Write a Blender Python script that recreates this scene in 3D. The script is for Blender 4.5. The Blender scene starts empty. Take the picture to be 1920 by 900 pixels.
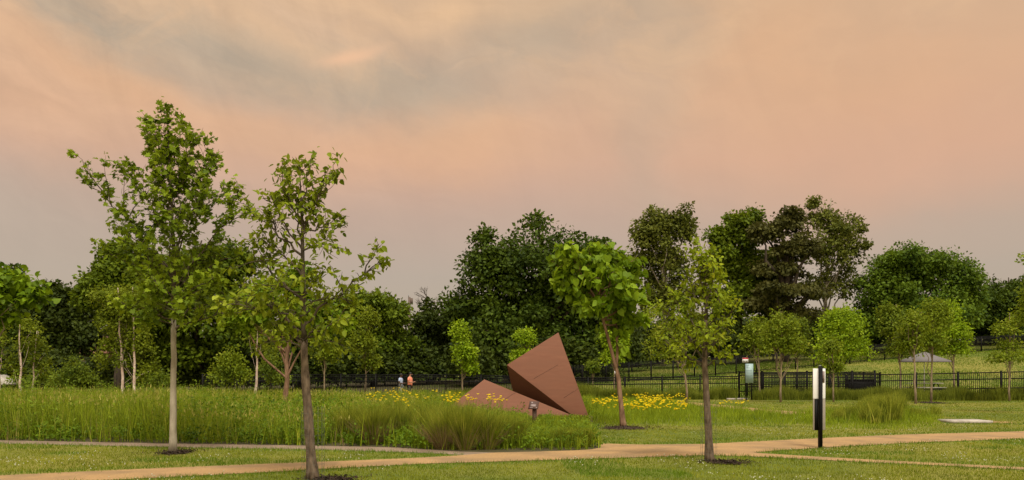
import bpy, math
import numpy as np
from mathutils import Vector
from mathutils.geometry import tessellate_polygon

S = bpy.context.scene
C = S.collection
rng = np.random.default_rng(7)
F, EYE = 1663.0, 1.65          # focal length in photo pixels, eye height in metres
PI = math.pi

# ------------------------------------------------------------------ helpers
def lin(r, g, b):
    f = lambda c: (c/255/12.92) if c/255 <= 0.04045 else ((c/255+0.055)/1.055)**2.4
    return (f(r), f(g), f(b))

HX = [-200, -30, -5, 1.8, 16, 27.6, 48, 80, 200]
HZ = [0.1, 0.2, 1.0, 1.5, 2.15, 2.7, 3.95, 5.0, 6.0]
def gz(x, y):
    x = np.asarray(x, float); y = np.asarray(y, float)
    t = np.clip((y-55)/45, 0, 1); s = t*t*(3-2*t)
    far = np.clip((y-97)/30, 0, 1)
    return np.interp(x, HX, HZ)*(s + far*.45)

def at(px, py):                 # photo pixel -> ground point (flat foreground)
    y = EYE*F/(py-700.0)
    return ((px-960)/F*y, y)
def X(px, d): return (px-960)/F*d
def Z(py, d): return EYE+(700-py)/F*d

class MB:
    def __init__(s): s.v = []; s.p = {}; s.n = 0
    def add(s, v, faces):
        v = np.asarray(v, float).reshape(-1, 3)
        for f in faces:
            f = np.asarray(f, int)
            if f.size == 0: continue
            if f.ndim == 1: f = f.reshape(1, -1)
            s.p.setdefault(f.shape[1], []).append(f+s.n)
        s.v.append(v); s.n += len(v)
    def box(s, cx, cy, cz, sx, sy, sz, rot=0.0):
        a = np.array([[-1,-1,-1],[1,-1,-1],[1,1,-1],[-1,1,-1],[-1,-1,1],[1,-1,1],[1,1,1],[-1,1,1]], float)*np.array([sx,sy,sz])/2
        if rot:
            c, q = math.cos(rot), math.sin(rot)
            a = np.stack([a[:,0]*c-a[:,1]*q, a[:,0]*q+a[:,1]*c, a[:,2]], 1)
        s.add(a+np.array([cx,cy,cz]), [np.array([[0,3,2,1],[4,5,6,7],[0,1,5,4],[1,2,6,5],[2,3,7,6],[3,0,4,7]])])
    def tube(s, pts, rad, sides=7, cap=True):
        pts = np.asarray(pts, float); n = len(pts)
        rad = np.broadcast_to(np.asarray(rad, float), (n,))
        tan = np.gradient(pts, axis=0); tan /= np.linalg.norm(tan, axis=1)[:,None]+1e-9
        up = np.array([0.,1.,0.]) if abs(tan[0][1]) < .9 else np.array([1.,0.,0.])
        a = np.cross(tan, up); a /= np.linalg.norm(a, axis=1)[:,None]+1e-9
        b = np.cross(tan, a)
        th = np.arange(sides)/sides*2*PI
        v = pts[:,None,:]+rad[:,None,None]*(np.cos(th)[None,:,None]*a[:,None,:]+np.sin(th)[None,:,None]*b[:,None,:])
        i = np.arange(n-1)[:,None]*sides; j = np.arange(sides)[None,:]; k = (j+1) % sides
        q = np.stack([i+j, i+k, i+sides+k, i+sides+j], -1).reshape(-1, 4)
        fs = [q]
        if cap: fs += [np.arange(sides)[::-1], (n-1)*sides+np.arange(sides)]
        s.add(v.reshape(-1, 3), fs)
    def build(s, name, mat, parent=None, smooth=False, origin=None):
        me = bpy.data.meshes.new(name)
        v = np.concatenate(s.v) if s.v else np.zeros((0,3))
        if origin is not None: v = v-np.asarray(origin)
        loops, starts, tot = [], [], 0
        for k, fl in s.p.items():
            f = np.concatenate(fl); loops.append(f.reshape(-1))
            starts.append(tot+np.arange(len(f))*k); tot += f.size
        L = np.concatenate(loops); st = np.concatenate(starts)
        me.vertices.add(len(v)); me.vertices.foreach_set('co', v.astype(np.float32).reshape(-1))
        me.loops.add(len(L)); me.loops.foreach_set('vertex_index', L.astype(np.int32))
        me.polygons.add(len(st)); me.polygons.foreach_set('loop_start', st.astype(np.int32))
        me.update(calc_edges=True); me.validate()
        if smooth: me.polygons.foreach_set('use_smooth', np.ones(len(me.polygons), bool))
        me.materials.append(mat)
        o = bpy.data.objects.new(name, me); C.objects.link(o)
        if parent is not None: o.parent = parent
        elif origin is not None: o.location = origin
        return o

def tag(o, label=None, cat=None, group=None, kind=None):
    if label: o['label'] = label
    if cat: o['category'] = cat
    if group: o['group'] = group
    if kind: o['kind'] = kind
    return o
def thing(name, loc, label, cat, group=None, rz=0):
    o = bpy.data.objects.new(name, None); C.objects.link(o)
    o.location = loc; o.rotation_euler = (0, 0, rz); o.empty_display_size = .2
    return tag(o, label, cat, group)

# ------------------------------------------------------------------ materials
def new_mat(name):
    m = bpy.data.materials.new(name); m.use_nodes = True
    nt = m.node_tree; nt.nodes.clear()
    return m, nt, nt.nodes, nt.links
def noise_mat(name, c1, c2, scale=5, rough=.8, detail=6, bump=0.0, stretch=(1,1,1), c3=None, spec=.3, metal=0, scale2=None):
    m, nt, N, L = new_mat(name)
    out = N.new('ShaderNodeOutputMaterial'); b = N.new('ShaderNodeBsdfPrincipled')
    tc = N.new('ShaderNodeTexCoord'); mp = N.new('ShaderNodeMapping'); mp.inputs['Scale'].default_value = stretch
    nz = N.new('ShaderNodeTexNoise'); nz.inputs['Scale'].default_value = scale; nz.inputs['Detail'].default_value = detail
    cr = N.new('ShaderNodeValToRGB'); cr.color_ramp.elements[0].position = .32; cr.color_ramp.elements[1].position = .68
    cr.color_ramp.elements[0].color = (*c1, 1); cr.color_ramp.elements[1].color = (*c2, 1)
    L.new(tc.outputs['Object'], mp.inputs[0]); L.new(mp.outputs[0], nz.inputs['Vector']); L.new(nz.outputs['Fac'], cr.inputs[0])
    col = cr.outputs[0]
    if c3:
        n2 = N.new('ShaderNodeTexNoise'); n2.inputs['Scale'].default_value = scale2 or scale*.13; n2.inputs['Detail'].default_value = 4
        L.new(mp.outputs[0], n2.inputs['Vector'])
        r2 = N.new('ShaderNodeValToRGB'); r2.color_ramp.elements[0].position = .42; r2.color_ramp.elements[1].position = .62
        L.new(n2.outputs['Fac'], r2.inputs[0])
        mx = N.new('ShaderNodeMix'); mx.data_type = 'RGBA'; mx.inputs[7].default_value = (*c3, 1)
        L.new(r2.outputs[0], mx.inputs[0]); L.new(col, mx.inputs[6]); col = mx.outputs[2]
    L.new(col, b.inputs['Base Color']); b.inputs['Roughness'].default_value = rough
    b.inputs['Specular IOR Level'].default_value = spec; b.inputs['Metallic'].default_value = metal
    if bump:
        bp = N.new('ShaderNodeBump'); bp.inputs['Strength'].default_value = bump; bp.inputs['Distance'].default_value = .02
        L.new(nz.outputs['Fac'], bp.inputs['Height']); L.new(bp.outputs[0], b.inputs['Normal'])
    L.new(b.outputs[0], out.inputs[0])
    return m
def leaf_mat(name, dark, light, trans=.35, third=None, big=.6, rough=.6, spec=.14, gain=(1.45,1.38,.9)):
    dark, light = [tuple(min(.9, a*b) for a, b in zip(c, gain)) for c in (dark, light)]
    if third: third = tuple(min(.9, a*b) for a, b in zip(third, gain))
    # per-leaf tone, plus broad patches over the plant; part of the light passes through the blade
    m, nt, N, L = new_mat(name)
    out = N.new('ShaderNodeOutputMaterial'); b = N.new('ShaderNodeBsdfPrincipled'); t = N.new('ShaderNodeBsdfTranslucent')
    g = N.new('ShaderNodeNewGeometry'); tc = N.new('ShaderNodeTexCoord')
    nz = N.new('ShaderNodeTexNoise'); nz.inputs['Scale'].default_value = big; nz.inputs['Detail'].default_value = 3
    L.new(tc.outputs['Object'], nz.inputs['Vector'])
    ad = N.new('ShaderNodeMath'); ad.operation = 'MULTIPLY_ADD'; ad.inputs[1].default_value = .55
    mr = N.new('ShaderNodeMath'); mr.operation = 'MULTIPLY_ADD'; mr.inputs[1].default_value = 1.3; mr.inputs[2].default_value = -.40
    L.new(nz.outputs['Fac'], mr.inputs[0]); L.new(g.outputs['Random Per Island'], ad.inputs[0]); L.new(mr.outputs[0], ad.inputs[2])
    cr = N.new('ShaderNodeValToRGB'); e = cr.color_ramp.elements
    e[0].color = (*dark, 1); e[1].color = (*light, 1); e[0].position = .1; e[1].position = .9
    if third:
        e[1].position = .78; k = e.new(.97); k.color = (*third, 1)
    L.new(ad.outputs[0], cr.inputs[0])
    L.new(cr.outputs[0], b.inputs['Base Color']); b.inputs['Roughness'].default_value = rough; b.inputs['Specular IOR Level'].default_value = spec
    hs = N.new('ShaderNodeHueSaturation'); hs.inputs['Hue'].default_value = .485; hs.inputs['Value'].default_value = 1.25
    L.new(cr.outputs[0], hs.inputs['Color']); L.new(hs.outputs[0], t.inputs[0])
    mx = N.new('ShaderNodeMixShader'); mx.inputs[0].default_value = trans
    L.new(b.outputs[0], mx.inputs[1]); L.new(t.outputs[0], mx.inputs[2]); L.new(mx.outputs[0], out.inputs[0])
    return m
def plain(name, c, rough=.5, spec=.4, metal=0, var=.12, scale=9):
    c2 = tuple(x*(1+var) for x in c); c1 = tuple(x*(1-var) for x in c)
    return noise_mat(name, c1, c2, scale, rough, spec=spec, metal=metal)

M = {}
M['lawn_soil'] = noise_mat('lawn ground', (.062,.092,.008), (.125,.152,.014), 2.2, .95, c3=(.175,.165,.027), scale2=.16, bump=.4)
M['hill'] = M['lawn_soil']
M['bed_soil'] = noise_mat('bed soil', (.035,.03,.012), (.07,.06,.02), 3, .95)
M['path'] = noise_mat('sandy path', (.27,.168,.072), (.38,.240,.108), 26, .92, detail=12, bump=.6, c3=(.235,.155,.075), scale2=1.1)
M['path_grey'] = noise_mat('worn grey path', (.18,.13,.09), (.27,.20,.14), 18, .92, detail=12, bump=.6, c3=(.165,.12,.08), scale2=1.3)
M['concrete'] = noise_mat('pale concrete', (.30,.27,.23), (.48,.44,.39), 4, .85, detail=8)
M['mulch'] = noise_mat('dark mulch', (.014,.009,.006), (.055,.034,.02), 30, .95, bump=.8)
M['bark_grey'] = noise_mat('smooth grey bark', (.25,.22,.165), (.42,.38,.30), 9, .85, stretch=(1,1,.35), c3=(.17,.145,.10), scale2=3.5, bump=.25)
M['bark_brown'] = noise_mat('rough brown bark', (.045,.03,.018), (.17,.125,.085), 16, .9, stretch=(1,1,.4), bump=.9)
M['bark_red'] = noise_mat('reddish brown bark', (.10,.055,.03), (.26,.16,.10), 10, .9, stretch=(1,1,.3), bump=.6)
M['bark_dark'] = noise_mat('dark bark', (.02,.015,.01), (.06,.045,.03), 6, .9, stretch=(1,1,.3), bump=.4)
M['bark_limb_shaded'] = noise_mat('brown limb bark with crown shade', (.035,.026,.016), (.11,.085,.055), 12, .9, stretch=(1,1,.4), bump=.4)  # brown of young limbs, darkened further with the shade inside the crown
M['bark_birch'] = noise_mat('peeling birch bark', (.36,.27,.20), (.70,.60,.52), 7, .8, stretch=(1,1,.9), c3=(.45,.33,.26), scale2=2.2, bump=.4)
M['bark_tan'] = noise_mat('pale tan bark', (.13,.10,.06), (.27,.21,.14), 8, .9, stretch=(1,1,.35), bump=.3)

M['l_maple'] = leaf_mat('sycamore leaves', (.034,.066,.004), (.140,.205,.012), .35, third=(.20,.27,.03), big=.9)
M['l_mid'] = leaf_mat('ovate leaves', (.046,.078,.005), (.155,.205,.014), .35, third=(.22,.28,.04), big=1.1)
M['l_catalpa'] = leaf_mat('broad heart leaves', (.034,.074,.004), (.135,.220,.011), .4, third=(.21,.31,.03), big=.8, rough=.55)
M['l_young'] = leaf_mat('yellow green leaves', (.060,.100,.006), (.185,.250,.014), .4, third=(.28,.31,.03), big=1.0)
M['l_dark'] = leaf_mat('deep green leaves', (.011,.026,.003), (.052,.085,.008), .25, big=.35)
M['l_dark2'] = leaf_mat('blackish green leaves', (.010,.020,.003), (.040,.060,.008), .25, big=.35)
M['l_green'] = leaf_mat('mid green leaves', (.024,.048,.003), (.098,.145,.010), .3, big=.4)
M['l_grey'] = leaf_mat('grey green leaves', (.028,.042,.007), (.095,.115,.022), .3, big=.4, third=(.13,.15,.05))
M['l_brown'] = leaf_mat('brownish needle sprays', (.020,.024,.007), (.066,.070,.022), .25, big=.4)
M['l_blue'] = leaf_mat('fresh cool green leaves', (.020,.048,.005), (.085,.140,.014), .3, big=.35)
M['l_birch'] = leaf_mat('fine birch leaves', (.050,.082,.005), (.145,.190,.016), .4, big=.6)
M['l_bright'] = leaf_mat('bright young leaves', (.065,.125,.005), (.185,.285,.012), .4, big=.8, third=(.25,.33,.05))
M['l_sapling'] = leaf_mat('olive sapling leaves', (.048,.080,.006), (.140,.195,.014), .4, big=.8, third=(.24,.27,.06))
M['l_shrub'] = leaf_mat('shrub leaves', (.034,.064,.006), (.130,.180,.018), .35, big=.8)

M['g_lawn'] = leaf_mat('lawn blades', (.058,.088,.007), (.155,.190,.016), .35, third=(.25,.25,.05), big=.6, rough=.6)
M['g_lush'] = leaf_mat('lush lawn edge blades', (.036,.082,.005), (.095,.160,.010), .35, big=.6, rough=.6)
M['g_meadow'] = leaf_mat('meadow stems', (.028,.054,.004), (.180,.248,.018), .35, third=(.26,.29,.055), big=2.6, rough=.6)
M['g_clump'] = leaf_mat('clump grass blades', (.036,.058,.006), (.190,.230,.032), .35, third=(.29,.29,.085), big=3.0, rough=.6)
M['g_dry'] = leaf_mat('dry straw blades', (.16,.11,.045), (.34,.26,.12), .3, big=.8, rough=.7, gain=(1,1,1))
M['g_seed'] = leaf_mat('seed heads', (.20,.21,.06), (.30,.30,.11), .4, big=.5, rough=.7)
M['g_strip'] = leaf_mat('fence strip grass', (.040,.060,.008), (.150,.185,.030), .35, big=1.6, rough=.6)
M['weed'] = leaf_mat('leafy weeds', (.022,.052,.004), (.105,.180,.010), .35, big=.9)
M['forb'] = leaf_mat('leafy forb stems', (.032,.068,.005), (.135,.205,.016), .35, big=.8)
M['lily_leaf'] = leaf_mat('lily foliage', (.050,.092,.006), (.185,.255,.018), .35, big=.8)
M['yellow'] = leaf_mat('yellow petals', (.90,.68,.008), (.90,.82,.04), .4, big=2, gain=(1,1,1))
M['white_bloom'] = leaf_mat('white clover heads', (.45,.47,.33), (.62,.64,.50), .2, big=2, gain=(1,1,1))

M['rust'] = noise_mat('weathering steel', (.148,.061,.035), (.178,.076,.044), 3.0, .75, detail=14, stretch=(.45,1,3.6), c3=(.155,.067,.039), scale2=1.4, spec=.25)
M['rust_seam'] = plain('steel weld seam', (.085,.038,.024), .8)
M['black'] = plain('black painted metal', (.007,.007,.007), .6, .12)
M['wire'] = plain('galvanised wire', (.16,.17,.16), .4, metal=.6)
M['white'] = plain('white enamel', (.78,.79,.80), .4, var=.03)
M['panel_grey'] = plain('taupe sign panel', (.28,.25,.21), .5, var=.06)
M['picture'] = plain('brown printed picture', (.20,.15,.14), .5, scale=30, var=.3)
M['teal'] = plain('pale teal sign face', (.31,.43,.45), .5, var=.04)
M['ink'] = plain('dark teal ink', (.10,.16,.17), .6)
M['red'] = plain('red sign band', (.50,.035,.045), .5, var=.05)
M['ink_grey'] = plain('grey ink', (.25,.25,.26), .6)
M['plaque'] = plain('bronze brown plaque', (.075,.040,.030), .45)
M['pale_text'] = plain('pale print', (.24,.19,.185), .6)
M['umbrella'] = plain('grey umbrella fabric', (.135,.125,.125), .85, var=.06)
M['table_top'] = plain('pale table slats', (.48,.46,.42), .6)
M['wood_pole'] = plain('weathered pole wood', (.12,.09,.075), .9)
M['siding'] = plain('grey siding', (.13,.13,.14), .8, var=.05)
M['brick'] = plain('brown brick', (.12,.07,.045), .9)
M['roof_red'] = noise_mat('reddish shingles', (.16,.075,.05), (.26,.13,.09), 8, .9)
M['roof_grey'] = noise_mat('grey shingles', (.13,.13,.14), (.20,.20,.21), 8, .9)
M['roof_blue'] = noise_mat('blue grey metal roof', (.05,.075,.09), (.08,.11,.13), 4, .6)
M['trim'] = plain('white trim', (.42,.41,.40), .6, var=.03)
M['glass'] = plain('dark window glass', (.02,.025,.03), .1, spec=.6)
M['skin_dark'] = plain('dark brown skin', (.085,.040,.025), .55, var=.05)
M['skin_tan'] = plain('tan skin', (.32,.17,.11), .55, var=.05)
M['shirt_blue'] = plain('pale blue cotton', (.36,.44,.62), .9, var=.06)
M['shirt_salmon'] = plain('salmon cotton', (.72,.25,.16), .9, var=.06)
M['trouser_grey'] = plain('grey trousers', (.20,.21,.22), .9)
M['trouser_dark'] = plain('dark trousers', (.035,.03,.035), .9)
M['hair'] = plain('black hair', (.01,.008,.007), .6)

# ------------------------------------------------------------------ foliage engine
LEAF = {
 'diamond': (np.array([[0,0,0],[.34,.5,.07],[0,1,0],[-.34,.5,.07]]), [[0,1,2,3]]),
 'ovate': (np.array([[0,0,0],[.27,.28,.07],[.24,.66,.06],[0,1,-.10],[-.24,.66,.06],[-.27,.28,.07]]), [[0,1,2,3],[0,3,4,5]]),
 'heart': (np.array([[0,.06,0],[.30,-.08,.02],[.50,.22,.07],[.36,.62,.05],[0,1.05,-.16],[-.36,.62,.05],[-.50,.22,.07],[-.30,-.08,.02]]), [[0,1,2,3,4],[0,4,5,6,7]]),
 'lobed': (np.array([[0,0,0],[.30,-.06,.03],[.55,.22,.08],[.30,.38,.02],[.42,.80,.06],[.17,.66,.0],[0,1.06,-.10],[-.17,.66,.0],[-.42,.80,.06],[-.30,.38,.02],[-.55,.22,.08],[-.30,-.06,.03]]),
           [[0,1,2,3],[0,3,4,5],[0,5,6,7],[0,7,8,9],[0,9,10,11]]),
 'narrow': (np.array([[0,0,0],[.15,.4,.05],[0,1,-.12],[-.15,.4,.05]]), [[0,1,2,3]]),
}
def unit(v): return v/(np.linalg.norm(v, axis=-1, keepdims=True)+1e-9)
def put_leaves(mb, pos, axis, nrm, size, kind):
    T, faces = LEAF[kind]; n = len(pos)
    a = unit(axis); s = unit(np.cross(a, nrm)); c = np.cross(s, a)
    v = (T[None,:,0,None]*s[:,None,:]+T[None,:,1,None]*a[:,None,:]+T[None,:,2,None]*c[:,None,:])*size[:,None,None]+pos[:,None,:]
    K = len(T); off = (np.arange(n)*K)[:,None]
    by = {}
    for f in faces: by.setdefault(len(f), []).append(f)
    mb.add(v.reshape(-1,3), [(off[:,:,None]+np.array(fl)[None]).reshape(-1, k) for k, fl in by.items()])

def clump_crown(mb, lobes, ncl, per, leaf, rc, kind='diamond', up=.6, shell=.5, flat=.65):
    """lobes: (x,y,z,rx,ry,rz) in metres. Leaves gather in clumps over the lobes, with gaps between."""
    lobes = np.array(lobes, float)
    w = lobes[:,3]*lobes[:,5]; idx = rng.choice(len(lobes), ncl, p=w/w.sum())
    d = unit(rng.normal(size=(ncl,3))); d[:,2] = np.where(d[:,2] < -.55, -d[:,2]*.5, d[:,2])
    fr = shell+(1-shell)*rng.random(ncl)**.6
    cc = lobes[idx,:3]+d*np.maximum(lobes[idx,3:]*.3, lobes[idx,3:]-rc*.55)*fr[:,None]
    rr = rc*(.6+.8*rng.random(ncl))
    n = ncl*per; k = np.repeat(np.arange(ncl), per)
    e = unit(rng.normal(size=(n,3)))
    p = cc[k]+e*(rr[k]*rng.random(n)**.45)[:,None]*np.array([1,1,flat])
    nr = e*.7+d[k]*.5+np.array([0,0,up])+rng.normal(size=(n,3))*.45
    ax = e+rng.normal(size=(n,3))*.6+np.array([0,0,-.25])
    put_leaves(mb, p, ax, unit(nr), leaf*(.6+.8*rng.random(n)), kind)
    return cc

def curve(a, b, n=6, sag=0.0, jit=0.0):
    a = np.asarray(a, float); b = np.asarray(b, float); t = np.linspace(0, 1, n)[:,None]
    p = a+(b-a)*t; L = np.linalg.norm(b-a)
    p[:,2] += sag*L*(np.sin(t[:,0]*PI))
    if jit: p[1:-1] += rng.normal(size=(n-2,3))*jit*L
    return p

def clump_tree(name, label, cat, px, d, lobes_px, leafm, barkm, ncl, per, leaf, rc, base=None, trunk_px=None, tr=.2, limbs=10,
               kind='diamond', up=.6, shell=.5, depth=.85, group=None, trunks=None, flat=.65, limb_r=.25, crown_name='crown', back=0.0, bumps=0):
    """lobes_px: (px,py,rx,rz) as seen at distance d; turned into real sizes there."""
    x0 = X(px, d); z0 = float(gz(x0, d)); root = thing(name, (x0, d, z0), label, cat, group)
    lobes = []
    for i, (lx, ly, rx, rz) in enumerate(lobes_px):
        m = d/F; oy = (rng.random()-.5)*rx*m*.6 if i else 0
        lobes.append((X(lx, d)-x0, oy+back, Z(ly, d)-z0, rx*m, rx*m*depth, rz*m))
    for (lx, ly, lz, rx, ry, rz) in list(lobes)*bumps:
        v = unit(rng.normal(size=3)); v[2] = abs(v[2])*.9+.1; f = rng.uniform(.16,.32)
        lobes.append((lx+v[0]*rx*.92, ly+v[1]*ry*.92, lz+v[2]*rz*.92, rx*f, ry*f, rz*f*1.1))
    mb = MB(); cc = clump_crown(mb, lobes, ncl, per, leaf, rc, kind, up, shell, flat)
    mb.build(crown_name, leafm, root)
    tb = MB(); L = np.array(lobes); cen = (L[:,:3]*(L[:,3:4]*L[:,5:6])).sum(0)/(L[:,3]*L[:,5]).sum()
    top = L[:,2].max()+L[np.argmax(L[:,2]),5]*.6
    for (bx, lean) in (trunks or [(0, (cen[0]*.8))]):
        n = 9; t = np.linspace(0, 1, n)
        p = np.stack([bx+lean*t**1.3, np.zeros(n), -.05+t*(top+.05)], 1); p[1:-1,:2] += rng.normal(size=(n-2,2))*tr*.35
        tb.tube(p, tr*(1.15-1.0*t**.8)+.008, 8)
        pick = rng.choice(len(cc), min(limbs, len(cc)), replace=False)
        for k in pick:
            tz = np.clip((cc[k][2]/top)*rng.uniform(.35,.8), .12, .95)
            a = np.array([np.interp(tz, t, p[:,0]), 0, tz*top])
            r = tr*(1.15-tz)*.55*limb_r/.25
            tb.tube(curve(a, cc[k], 5, .06, .04), np.linspace(r, .01, 5), 5, cap=False)
    tb.build('trunk', barkm, root, smooth=True)
    return root

def branch_tree(name, label, cat, d, trunk, limbs, leafm, barkm, kind, leaf, twig_gap, twig_len, per, droop=.3, spread=.9, group=None, updraft=.5, jitter_leaf=.04, tip=1.0, limbm=None, split=None, start0=.25, lead=.72):
    """trunk: [(px,py,r_px)], limbs: (start py on trunk, end px, end py, end depth m, radius px)."""
    m = d/F; bx, by = trunk[0][0], trunk[0][1]
    x0 = X(bx, d); root = thing(name, (x0, d, 0), label, cat, group)
    P = np.array([[X(a,d)-x0, 0, Z(b,d)] for a,b,r in trunk]); P[0,2] = -.04
    R = np.array([r*m for a,b,r in trunk])
    zz = np.linspace(P[0,2], P[-1,2], 26)
    o = np.argsort(P[:,2])
    tp = np.stack([np.interp(zz, P[o,2], P[o,0]), rng.normal(size=26)*.012, zz], 1); tr = np.interp(zz, P[o,2], R[o])
    tr = tr*(1+.05*rng.normal(size=26)); tr[0] *= 1.35; tr[1] *= 1.1
    lower = MB(); tb = MB()
    if split: k = int(np.searchsorted(zz, Z(split, d))); lower.tube(tp[:k+1], tr[:k+1], 10); tb.tube(tp[k:], tr[k:], 10)  # leader above the split goes with the limbs, crown shade in its colour
    else: lower.tube(tp, tr, 10)
    pos, ax, nr, sz = [], [], [], []
    def leaves_on(p, q, n):
        t = rng.random(n)**.75
        c = p+(q-p)*t[:,None]+rng.normal(size=(n,3))*jitter_leaf
        a = unit(q-p)*.5+rng.normal(size=(n,3))*.75+np.array([0,0,-droop])
        u = np.array([0,-.25,1.0])+rng.normal(size=(n,3))*.55
        pos.append(c); ax.append(a); nr.append(u); sz.append(leaf*(.55+.75*rng.random(n)))
    def dress(line, r0, scale=1.0, start=start0):
        seg = np.linalg.norm(np.diff(line, axis=0), axis=1); L = seg.sum(); n = max(3, int(L/twig_gap*scale))
        cum = np.concatenate([[0], np.cumsum(seg)])/L
        for k in range(n):
            t = start+(1-start)*(k+rng.random())/n
            p = np.array([np.interp(t, cum, line[:,i]) for i in range(3)])
            j = min(np.searchsorted(cum, t), len(line)-1); dirn = unit(line[j]-line[j-1])
            v = unit(dirn*.7+rng.normal(size=3)*spread+np.array([0,0,updraft]))
            ln = twig_len*(.4+.9*rng.random())*(1.15-.55*t)
            q = p+v*ln; mid = (p+q)/2+rng.normal(size=3)*ln*.08
            tb.tube([p, mid, q], [max(.0035, r0*.22), .004, .0018], 4, cap=False)
            leaves_on(p, q, max(2, int(per*ln/twig_len*(.5+rng.random()))))
        leaves_on(line[-2], line[-1], int(per*tip))
    for (sy, ex, ey, oy, rp) in limbs:
        sz0 = Z(sy, d); a = np.array([np.interp(sz0, P[o,2], P[o,0]), 0, sz0])
        b = np.array([X(ex, d)-x0, oy, Z(ey, d)])
        line = curve(a, b, 9, rng.uniform(-.02,.10), .022)
        tb.tube(line, np.linspace(max(rp*m, .006), .003, 9), 6, cap=False)
        dress(line, rp*m)
        L = np.linalg.norm(b-a)
        for s in range(int(L/.55)+1):                       # side branches
            t = rng.uniform(.3,.85); k = int(t*8); p = line[k]
            v = unit(unit(b-a)*.8+rng.normal(size=3)*.6+np.array([0,0,.25]))
            q = p+v*L*rng.uniform(.25,.45)
            l2 = curve(p, q, 6, .05, .03)
            tb.tube(l2, np.linspace(max(rp*m*.5,.004), .002, 6), 4, cap=False); dress(l2, rp*m*.5, .8, .15)
    k0 = int(26*lead); dress(tp[k0:], .01, 1.0, 0)
    mb = MB(); put_leaves(mb, np.concatenate(pos), np.concatenate(ax), unit(np.concatenate(nr)), np.concatenate(sz), kind)
    mb.build('crown', leafm, root)
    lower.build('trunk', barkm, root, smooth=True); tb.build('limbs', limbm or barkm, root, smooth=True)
    return root

def blades(mb, base, h, w, lean, bend, az=None, seg=3):
    """curved tapering blades. base (n,3), h (n), lean/bend in fractions of height."""
    n = len(base); az = rng.random(n)*2*PI if az is None else az
    dirn = np.stack([np.cos(az), np.sin(az), np.zeros(n)], 1)
    fa = rng.random(n)*2*PI; side = np.stack([np.cos(fa), np.sin(fa), np.zeros(n)], 1)
    rows = []
    for i in range(seg+1):
        t = i/seg
        c = base+np.array([0,0,1])*(h*t*(1-.35*bend*t))[:,None]+dirn*(h*(lean*t+bend*t*t))[:,None]
        ww = w*(1-t)**.6*.5
        if i < seg: rows += [c-side*ww[:,None], c+side*ww[:,None]]
        else: rows += [c]
    K = 2*seg+1; v = np.stack(rows, 1).reshape(-1, 3); off = (np.arange(n)*K)[:,None]
    q = [off+np.array([[2*i, 2*i+1, 2*i+3, 2*i+2]]) for i in range(seg-1)]
    t3 = off+np.array([[2*seg-2, 2*seg-1, 2*seg]])
    mb.add(v, q+[t3])

def inpoly(x, y, poly):
    poly = np.asarray(poly, float); r = np.zeros(len(x), bool); j = len(poly)-1
    for i in range(len(poly)):
        xi, yi = poly[i]; xj, yj = poly[j]
        c = ((yi > y) != (yj > y)) & (x < (xj-xi)*(y-yi)/(yj-yi+1e-12)+xi); r ^= c; j = i
    return r
_ng = rng.random((64,64))
def vnoise(x, y, s):
    x = np.asarray(x)/s; y = np.asarray(y)/s; xi = np.floor(x).astype(int); yi = np.floor(y).astype(int)
    fx = x-xi; fy = y-yi; fx = fx*fx*(3-2*fx); fy = fy*fy*(3-2*fy)
    g = lambda a, b: _ng[a % 64, b % 64]
    return (g(xi,yi)*(1-fx)+g(xi+1,yi)*fx)*(1-fy)+(g(xi,yi+1)*(1-fx)+g(xi+1,yi+1)*fx)*fy

def scatter(n, y0, y1, half=.70, power=1.0):
    """ground points, denser near the viewer's side of the park (density ~ 1/y^power)"""
    u = rng.random(n); e = 2-power            # pdf ~ width(y)*y^-power = y^(1-power)
    if abs(e) < 1e-6: y = y0*(y1/y0)**u
    else: y = (y0**e+(y1**e-y0**e)*u)**(1/e)
    x = (rng.random(n)*2-1)*half*y
    return x, y

# ------------------------------------------------------------------ ground, paths
def edge_curve(pts):                                    # smooth an outline given as photo points on the ground
    return [at(*p) for p in pts]
BED_EDGE = [(-260,820),(0,826),(170,829),(340,832),(600,836),(740,839),(800,843),(860,847),(930,849),(1000,847.5),(1080,845),(1110,843),(1125,840)]
RIGHT_UP = [(1128,832),(1200,834),(1320,833),(1420,828),(1560,821),(1700,815),(1920,809),(2200,801)]
A_LOW_R = [(2200,811),(1920,823),(1720,830),(1560,839),(1460,845),(1415,849)]
C_UP = [(1430,850.5),(1500,855),(1640,863),(1780,870),(1920,877),(2200,891)]
C_LOW = [(2200,895),(1920,881.5),(1780,874.5),(1640,868),(1500,861),(1400,856),(1330,854)]
A_LOW = [(1200,858),(1000,864),(800,870),(640,878),(500,886),(380,892),(260,898),(150,904),(0,912),(-260,930)]
A_UP = [(-260,905),(0,892),(240,881),(480,871),(640,865),(760,860),(845,855.5),(872,853.5)]
B_LOW = [(845,852),(760,848),(600,843.5),(340,839),(170,835.5),(0,832),(-260,826)]
main_path = edge_curve([(872,853.5),(930,849),(1000,847.5),(1080,845),(1110,843),(1125,840)]+RIGHT_UP+A_LOW_R+C_UP+C_LOW+A_LOW+A_UP)
side_path = edge_curve(BED_EDGE[:9]+[(872,853.5)]+B_LOW)
back_path = edge_curve([(1262,753.5),(1300,754.5),(1360,760),(1430,767),(1500,773),(1600,778),(1600,781),(1490,779),(1400,770),(1330,763),(1262,757)])
def sheet(name, poly, mat, z, kind='structure'):
    mb = MB(); v = np.array([[x, y, z] for x, y in poly])
    tri = tessellate_polygon([[Vector((x, y, 0)) for x, y in poly]])
    mb.add(v, [np.array(tri)]); o = mb.build(name, mat); o['kind'] = kind
    for p in o.data.polygons:
        pass
    return o
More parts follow.
